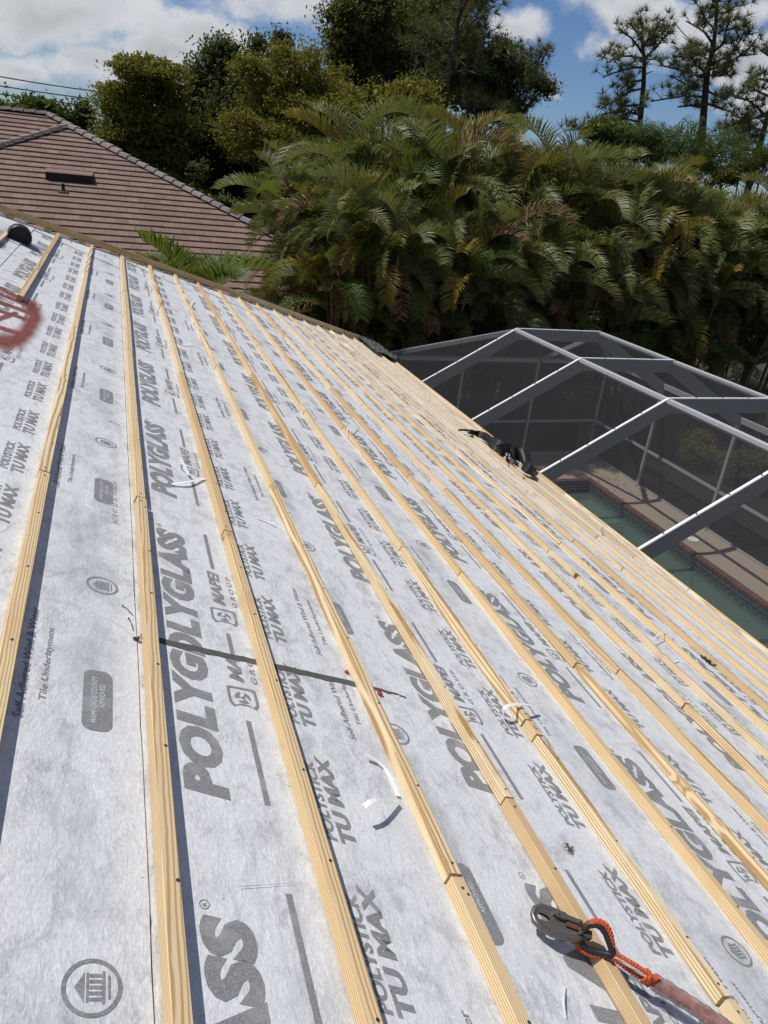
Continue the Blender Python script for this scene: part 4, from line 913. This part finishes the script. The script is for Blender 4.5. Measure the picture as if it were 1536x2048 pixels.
m=MB(); kn=[K+ax*(.010*math.cos(t))*1.0+sd*(.013*math.sin(t*2+.4))+t3*(.008*math.sin(t*3)) for t in [i*6.283/18 for i in range(19)]]; strands(m,smoothp(kn,3),.0068,.03); m.build('whipping_knot',M_ORANGE,hk)
S0=L3(1306,1962,.052,base); S1=L3(1375,2005,.056,base); S2=L3(1445,2052,.062,base); S3=L3(1560,2130,.058,base)
m=MB(); strands(m,smoothp([K,S0,S1,S2,S3],6),.0115,.034); m.build('rope',M_ORANGE,hk)
t=NT('cloudy clear sleeve'); co=t.coord(); tr=t.n('ShaderNodeBsdfTransparent'); b2=t.bsdf(t.mix(t.smooth(t.noise(co,40,4,.6),.4,.7),(.40,.27,.25),(.17,.13,.125)),.22,out=False); mx=t.n('ShaderNodeMixShader'); t.l(t.math('MULTIPLY_ADD',t.noise(co,55,3,.6),.5,.36,clamp=True),mx.inputs[0]); t.l(tr.outputs[0],mx.inputs[1]); t.l(b2,mx.inputs[2]); t.l(mx.outputs[0],t.out.inputs[0])
m=MB(); sp=smoothp([S0+(S1-S0)*.02,S1,S2,S3],10); m.tube(sp,[.0185+.001*math.sin(i*1.7) for i in range(len(sp))],14,cap=False); m.build('clear_sleeve',t.mat,hk,None,True)

# tool belt on the eave
base=RP(1000,915,0); base.z=0
tb=thing('tool_belt','black leather tool belt with open pouches slumped on the eave battens','tool belt',RT(base.x,base.y,0))
M_LEA=simple('black leather',(.014,.013,.013),.5,.4,25,bump=.4); M_TAN=simple('tan leather lining',(.09,.055,.042),.7,.3,30); M_TAIL=simple('worn strap',(.11,.075,.055),.7,.3,30)
def ribbon(mb,pts,w,th,up):
    P=smoothp(pts,5); 
    vs=[]
    for i,p in enumerate(P):
        t_=(P[min(i+1,len(P)-1)]-P[max(i-1,0)]).normalized(); nn=t_.cross(up).normalized(); ww=w[min(int(i/len(P)*len(w)),len(w)-1)] if isinstance(w,list) else w
        vs+=[p-up*ww/2-nn*th/2,p+up*ww/2-nn*th/2,p+up*ww/2+nn*th/2,p-up*ww/2+nn*th/2]
    n=len(P); mb.add(vs,[(i*4+j,i*4+(j+1)%4,i*4+4+(j+1)%4,i*4+4+j) for i in range(n-1) for j in range(4)]+[(3,2,1,0),(n*4-4,n*4-3,n*4-2,n*4-1)])
upn=Vector((.2,.25,.94)).normalized()
m=MB(); ribbon(m,[L3(917,860,.045,base),L3(930,860,.05,base),L3(945,863,.06,base)],.028,.006,upn); m.build('strap_tail',M_TAIL,tb)
m=MB(); ribbon(m,[L3(938,863,.055,base),L3(955,867,.06,base),L3(972,874,.085,base),L3(988,887,.11,base),L3(1012,899,.12,base),L3(1040,912,.115,base),L3(1058,926,.09,base)],[.06,.085,.10,.14,.15,.13,.11],.022,upn); m.build('belt',M_LEA,tb)
def pouch(nm,top,bot,rx,ry,az,squash=.7):
    d=(bot-top); m=MB(); k=14; rings=((0,1.0),(.25,.97),(.6,.86),(.9,.66),(1,.45)); a=Vector((math.cos(az),math.sin(az),0)); a=(a-d.normalized()*a.dot(d.normalized())).normalized(); b_=d.normalized().cross(a); vs=[]
    for t_,s_ in rings:
        for i in range(k): th=6.2832*i/k; vs.append(top+d*t_+a*(rx*s_*math.cos(th))+b_*(ry*s_*math.sin(th)*(1 if t_<.3 else squash)))
    fs=[(j*k+i,j*k+(i+1)%k,(j+1)*k+(i+1)%k,(j+1)*k+i) for j in range(4) for i in range(k)]+[tuple(range(4*k,5*k))]
    m.add(vs,fs); q=m.build(nm,M_LEA,tb,None,True)
    m=MB(); m.tube([top+a*(rx*math.cos(6.2832*i/k))+b_*(ry*math.sin(6.2832*i/k)) for i in range(k)],.007,5,closed=True); m.build('rim',M_TAN,q)
    m=MB(); m.add([top+d*.04+a*(rx*.95*math.cos(6.2832*i/k))+b_*(ry*.95*math.sin(6.2832*i/k)) for i in range(k)],[tuple(range(k))]); m.build('lining',M_TAN if rx>.12 else M_DK,q)
pouch('pouch',L3(1047,908,.16,base),L3(1058,945,.03,base),.095,.07,.9)
pouch('pouch',L3(1000,889,.15,base),L3(1006,914,.04,base),.07,.055,.5)
pouch('pouch',L3(1022,899,.14,base),L3(1030,922,.05,base),.06,.05,1.2)
m=MB(); ribbon(m,[L3(1012,905,.10,base),L3(1014,915,.09,base),L3(1016,924,.05,base)],.09,.01,Vector((.7,.7,.1)).normalized()); m.build('buckle_flap',M_LEA,tb)
m=MB(); c=L3(1016,910,.115,base); m.tube([c+Vector((.03*math.cos(i*.785),.03*math.sin(i*.785),.012*math.sin(i*.785))) for i in range(8)],.007,6,closed=True); m.build('buckle',simple('buckle metal',(.45,.42,.4),.35,.1,40,metal=.8),tb)
m=MB(); ribbon(m,[L3(1020,918,.05,base),L3(1027,926,.045,base)],.05,.008,upn); m.build('strap_tail',M_TAIL,tb)
m=MB(); ribbon(m,[L3(1050,930,.1,base),L3(1060,940,.09,base),L3(1072,947,.05,base)],[.13,.1,.05],.05,upn); m.build('pouch_flap',M_LEA,tb)

# cut white packing straps
def strap(lab,pts,w=.0135):
    q=[RP(px,py,h) for px,py,h in pts]; b_=q[0]; m=MB(); P=smoothp([p-b_ for p in q],3)
    for a,c in zip(P[:-1],P[1:]):
        m.bar(a,c,w,.0009,up=Vector((0,0,1)))
    tag(m.build('packing_strap',M_WHITE,None,RT(b_.x,b_.y,b_.z)),lab,'strap','cut white packing straps')
strap('bent white strap leaning on the fifth batten row, upper of two pieces',[(732,1508,.022),(770,1536,.010),(797,1592,.012)])
strap('folded white strap lying beside the fifth batten row, lower of two pieces',[(728,1613,.05),(752,1599,.055),(798,1604,.015)])
strap('white strap looped over the seventh batten row near two tight joints',[(1012,1438,.008),(1006,1424,.04),(1016,1411,.055),(1046,1408,.05),(1075,1415,.03)])
strap('thin white strap arched over the eighth batten row',[(694,868,.038),(698,851,.06),(713,845,.045)],.007)
strap('white strap bent beside the fourth batten row over the grey print',[(344,968,.01),(378,963,.02),(409,957,.008)])
strap('short white strap touching the round-cornered logo by the fourth batten row',[(362,917,.02),(378,950,.016)])
strap('thin white strap on bare underlayment just below the TU MAX print column',[(513,1034,.012),(533,1043,.01),(549,1047,.02)],.009)
strap('thin curved white strap on bare underlayment near the snap hook',[(1130,1972,.006),(1127,2003,.016),(1132,2036,.006)],.005)
strap('thin bent white strap standing on a batten far down-slope',[(1306,1280,.036),(1323,1264,.055),(1345,1268,.03)],.006)
strap('tiny white strap scrap beside the crumpled black scrap',[(1346,1325,.01),(1357,1321,.012)],.009)
strap('white strap curl near the eave above the pool water',[(1204,1046,.04),(1200,1056,.06),(1208,1058,.04)],.009)
strap('white strap lying across battens below the tool belt',[(1046,977,.03),(1056,979,.03),(1069,988,.012)],.012)
strap('small white strap near the hip, beside the fifth batten row',[(381,613,.01),(388,601,.02)],.02)
strap('white strap scraps between the far fourth and fifth batten rows',[(365,690,.01),(386,688,.02),(405,700,.008)],.012)
strap('tiny white strap on a batten near the far hip end',[(600,660,.036),(606,664,.04)],.02)
strap('white strap lying in the lowest gap near the eave',[(1384,1262,.01),(1398,1275,.015)],.014)
# other scraps
def scrap(nm,lab,cat,px,py,fn,mat,h=.006):
    b_=RP(px,py,h); m=MB(); fn(m); tag(m.build(nm,mat,None,RT(b_.x,b_.y,h)),lab,cat)
def tuft(m):
    r=random.Random(3)
    for i in range(16): a=r.uniform(0,6.28); l=r.uniform(.008,.026); m.tube([(0,0,.003),(math.cos(a)*l*.5,math.sin(a)*l*.5,.009),(math.cos(a)*l,math.sin(a)*l,.002)],.0012,4)
scrap('fibre_tuft','brown tuft of palm fibre on the underlayment above the snap hook','debris',1136,1697,tuft,simple('palm fibre',(.10,.075,.05),.9,.3,60))
def dark(m):
    r=random.Random(8)
    for i in range(14): x=r.uniform(-.02,.02); y=r.uniform(-.035,.035); m.tube([(x,y,.002),(x+r.uniform(-.02,.02),y+r.uniform(-.03,.03),r.uniform(.008,.025))],[.007,.003],5)
scrap('crumpled_scrap','crumpled black scrap lying between batten rows far down-slope','debris',1414,1323,dark,M_BLACK)
def cap_(m): m.tube([(.0075*math.cos(i*.6),.0075*math.sin(i*.6),.006) for i in range(11)],.003,5,closed=True); m.prism(circ(.0055,10),0,.003)
scrap('plastic_cap','small red plastic nail cap at the end of the tar seam','cap',758,1389,cap_,M_RED)
def bit(m):
    m.tube([(-.008,0,.002),(0,.006,.008),(.008,-.004,.003)],.0022,5); m.tube([(0,-.009,.002),(.003,.006,.006)],.0018,5); m.prism(circ(.004,8),0,.004)
scrap('red_splinter','red plastic splinter beside the batten above the tar seam','debris',693,1346,bit,M_RED)
def blob(m):
    r=random.Random(2)
    for i in range(7): m.tube([(r.uniform(-.008,.004),r.uniform(-.005,.005),0),(r.uniform(-.012,.012),r.uniform(-.006,.006),.007)],[.005,.003],6)
scrap('tar_lump','black tar lump where the dark seam meets the third batten','debris',273,1279,blob,M_TAR)
def nail(dx,dy):
    def f(m): m.tube([(0,0,.002),(dx*.6,dy*.6,.006),(dx,dy,.004)],.0011,5); m.tube([(dx,dy,.004),(dx*1.06,dy*1.06,.0045)],.0026,8)
    return f
for px,py,dx,dy,lab in ((266,1232,-.03,.035,'bent nail beside the third batten, farther of two from the tar lump'),(266,1262,-.012,.05,'bent nail beside the third batten, next to the tar lump'),(240,853,-.045,.012,'nail lying by the third batten beside the date code course'),(153,441,.0,.04,'nail near the hip board by the vent hood')):
    if py>500: scrap('bent_nail',lab,'nail',px,py,nail(dx,dy),M_NAIL)
# curled loose flap at the eave corner
b_=RP(770,706,0); m=MB(); r=random.Random(6); nx,ny=7,16; vs=[]
for i in range(nx+1):
    for j in range(ny+1):
        v=-.28+.6*i/nx; u=-.75+1.5*j/ny; vs.append((v,u+.35*v,.02+.05*abs(math.sin(j*1.1+i*.7))*(.3+i/nx)+r.uniform(0,.02)-.05*max(0,i/nx-.8)))
m.add(vs,[(i*(ny+1)+j,i*(ny+1)+j+1,(i+1)*(ny+1)+j+1,(i+1)*(ny+1)+j) for i in range(nx) for j in range(ny)])
b2=Vector((5.95,13.35,.03)); tag(m.build('loose_flap',simple('grey selvage',(.10,.10,.105),.7,.3,14),None,RT(b2.x,b2.y,.03)),'crumpled dark grey flap at the eave corner beside the cage','flap')

# overhead wires
for i,(a,c,lab) in enumerate((((-40,137),(230,176),'topmost of three overhead wires in the cloudy sky'),((-40,156),(232,192),'middle of three overhead wires in the cloudy sky'),((-40,173),(236,206),'lowest of three overhead wires in the cloudy sky'))):
    A=at(*a,1,60); B=at(*c,1,66); d=B-A; A2=A-d*1.2; B2=B+d*1.5; m=MB(); n=14
    m.tube([A2.lerp(B2,t/n)-A2-Vector((0,0,1.2*(1-(2*t/n-1)**2)-.8)) for t in range(n+1)],.036,5); tag(m.build('overhead_wire',M_BLACK,None,Matrix.Translation(A2)),lab,'wire','overhead wires')

# ------------------------------------------------------------------ sun, sky with clouds, camera
SUN=Vector((-.566,.36,1.319)).normalized()
li=bpy.data.lights.new('sun','SUN'); li.energy=3.95; li.angle=math.radians(.53); li.color=(1,.965,.90)
so=bpy.data.objects.new('sun',li); sc.collection.objects.link(so); so.rotation_euler=SUN.to_track_quat('Z','Y').to_euler()
w=bpy.data.worlds.new('World'); sc.world=w; w.use_nodes=True
class WN(NT):
    def __init__(s,t): s.t=t; t.nodes.clear(); s.out=s.n('ShaderNodeOutputWorld')
t=WN(w.node_tree)
sky=t.n('ShaderNodeTexSky',sky_type='NISHITA'); sky.sun_disc=False; sky.sun_elevation=math.asin(SUN.z); sky.sun_rotation=math.atan2(SUN.x,SUN.y); sky.air_density=1.0; sky.dust_density=.2; sky.ozone_density=3.0
d=t.coord('Generated')
fw=Vector((RW[2].x,RW[2].y,0)).normalized(); rt=Vector((fw.y,-fw.x,0))      # a fixed compass bearing for the cloud map
df=t.math('MAXIMUM',t.vmath('DOT_PRODUCT',d,tuple(fw)),.08); X_=t.math('DIVIDE',t.vmath('DOT_PRODUCT',d,tuple(rt)),df); Y_=t.math('DIVIDE',t.sep(d)[2],df)
def ab(px,py): v=ray(px,py); f=v.dot(fw); return v.dot(rt)/f, v.z/f
p=t.comb(X_,Y_,0.0); wp=t.noise(p,5,4,.6); pw=t.vmath('ADD',p,t.comb(t.math('MULTIPLY_ADD',wp,.10,-.05),t.math('MULTIPLY_ADD',t.noise(p,7,4,.6),.07,-.035),0.0))
fb=t.noise(t.scale(pw,1,1.5,1),6.5,8,.62); fb2=t.noise(t.scale(pw,1,1.6,1),19,6,.65)
xs=t.sep(pw); D=None; TOP=None
for px,py,rx,ry,k in ((130,40,330,95,1.0),(420,75,210,70,1.0),(330,110,230,60,.9),(60,150,130,50,.85),(190,140,160,60,.95),(600,25,230,55,.8),(590,85,70,28,.5),(1035,48,85,42,.85),(1270,35,190,75,1.0),(1240,105,110,45,.75),(1470,120,140,70,.95),(1520,215,110,60,.8),(1090,172,34,14,.7),(1085,350,40,18,.4),(1460,10,120,40,.7),(40,250,120,60,.8),(-200,60,260,150,1.0),(1800,80,260,140,.9)):
    a,b_=ab(px,py); a2,_=ab(px+rx,py); _,b3=ab(px,py-ry); ra=max(abs(a2-a),.01); rb=max(abs(b3-b_),.01)
    ex=t.math('DIVIDE',t.math('SUBTRACT',xs[0],a),ra); ey=t.math('DIVIDE',t.math('SUBTRACT',xs[1],b_),rb)
    e=t.math('MULTIPLY',t.math('SUBTRACT',1.0,t.math('SQRT',t.math('ADD',t.math('MULTIPLY',ex,ex),t.math('MULTIPLY',ey,ey)))),k)
    tp=t.math('MULTIPLY_ADD',ey,.5,.0)
    D=e if D is None else t.math('MAXIMUM',D,e)
    TOP=t.math('MULTIPLY',t.smooth(e,-.2,.4),tp) if TOP is None else t.math('ADD',TOP,t.math('MULTIPLY',t.smooth(e,-.2,.4),tp))
dens=t.math('ADD',D,t.math('ADD',t.math('MULTIPLY_ADD',fb,2.1,-1.05),t.math('MULTIPLY_ADD',fb2,.7,-.35)))
al=t.smooth(dens,-.05,.55)
sh=t.math('ADD',t.math('MULTIPLY',t.smooth(dens,.35,1.25),-.42),t.math('ADD',t.math('MULTIPLY',TOP,.28),t.math('MULTIPLY_ADD',fb2,.7,-.3)))
cc=t.mix(t.math('ADD',sh,.80,clamp=True),(4.2,4.45,4.9),(11.5,11.7,12.0))
up=t.smooth(t.sep(d)[2],-.02,.04)
blue=t.mix(1.0,sky.outputs[0],(.80,.98,1.28),'MULTIPLY')
col=t.mix(t.math('MULTIPLY',t.math('MULTIPLY',al,.95),up),blue,cc)
away=t.smooth(t.math('MAXIMUM',t.math('SUBTRACT',Y_,.38),t.math('SUBTRACT',t.math('ABSOLUTE',X_),1.1)),0,.35)      # unseen cloud added over the rest of the dome, makes shadows less blue
over=t.smooth(t.noise(d,3.2,6,.6),.44,.60); col=t.mix(t.math('MULTIPLY',t.math('MULTIPLY',over,away),up),col,(5.2,5.3,5.5))
bg=t.n('ShaderNodeBackground'); bg.inputs[1].default_value=.06; t.l(col,bg.inputs[0]); t.l(bg.outputs[0],t.out.inputs[0])
cam=bpy.data.cameras.new('camera'); co_=bpy.data.objects.new('camera',cam); sc.collection.objects.link(co_)
cam.sensor_fit='VERTICAL'; cam.sensor_height=24; cam.lens=24*F/2048; cam.clip_start=.05; cam.clip_end=2000
co_.matrix_world=Matrix(((RW[0].x,-RW[1].x,-RW[2].x,CAM.x),(RW[0].y,-RW[1].y,-RW[2].y,CAM.y),(RW[0].z,-RW[1].z,-RW[2].z,CAM.z),(0,0,0,1)))
sc.camera=co_
sc.view_settings.view_transform='Standard'; sc.view_settings.look='None'; sc.view_settings.exposure=0.0; sc.view_settings.gamma=1.0
sc.cycles.max_bounces=6; sc.cycles.transparent_max_bounces=16; sc.cycles.use_denoising=True
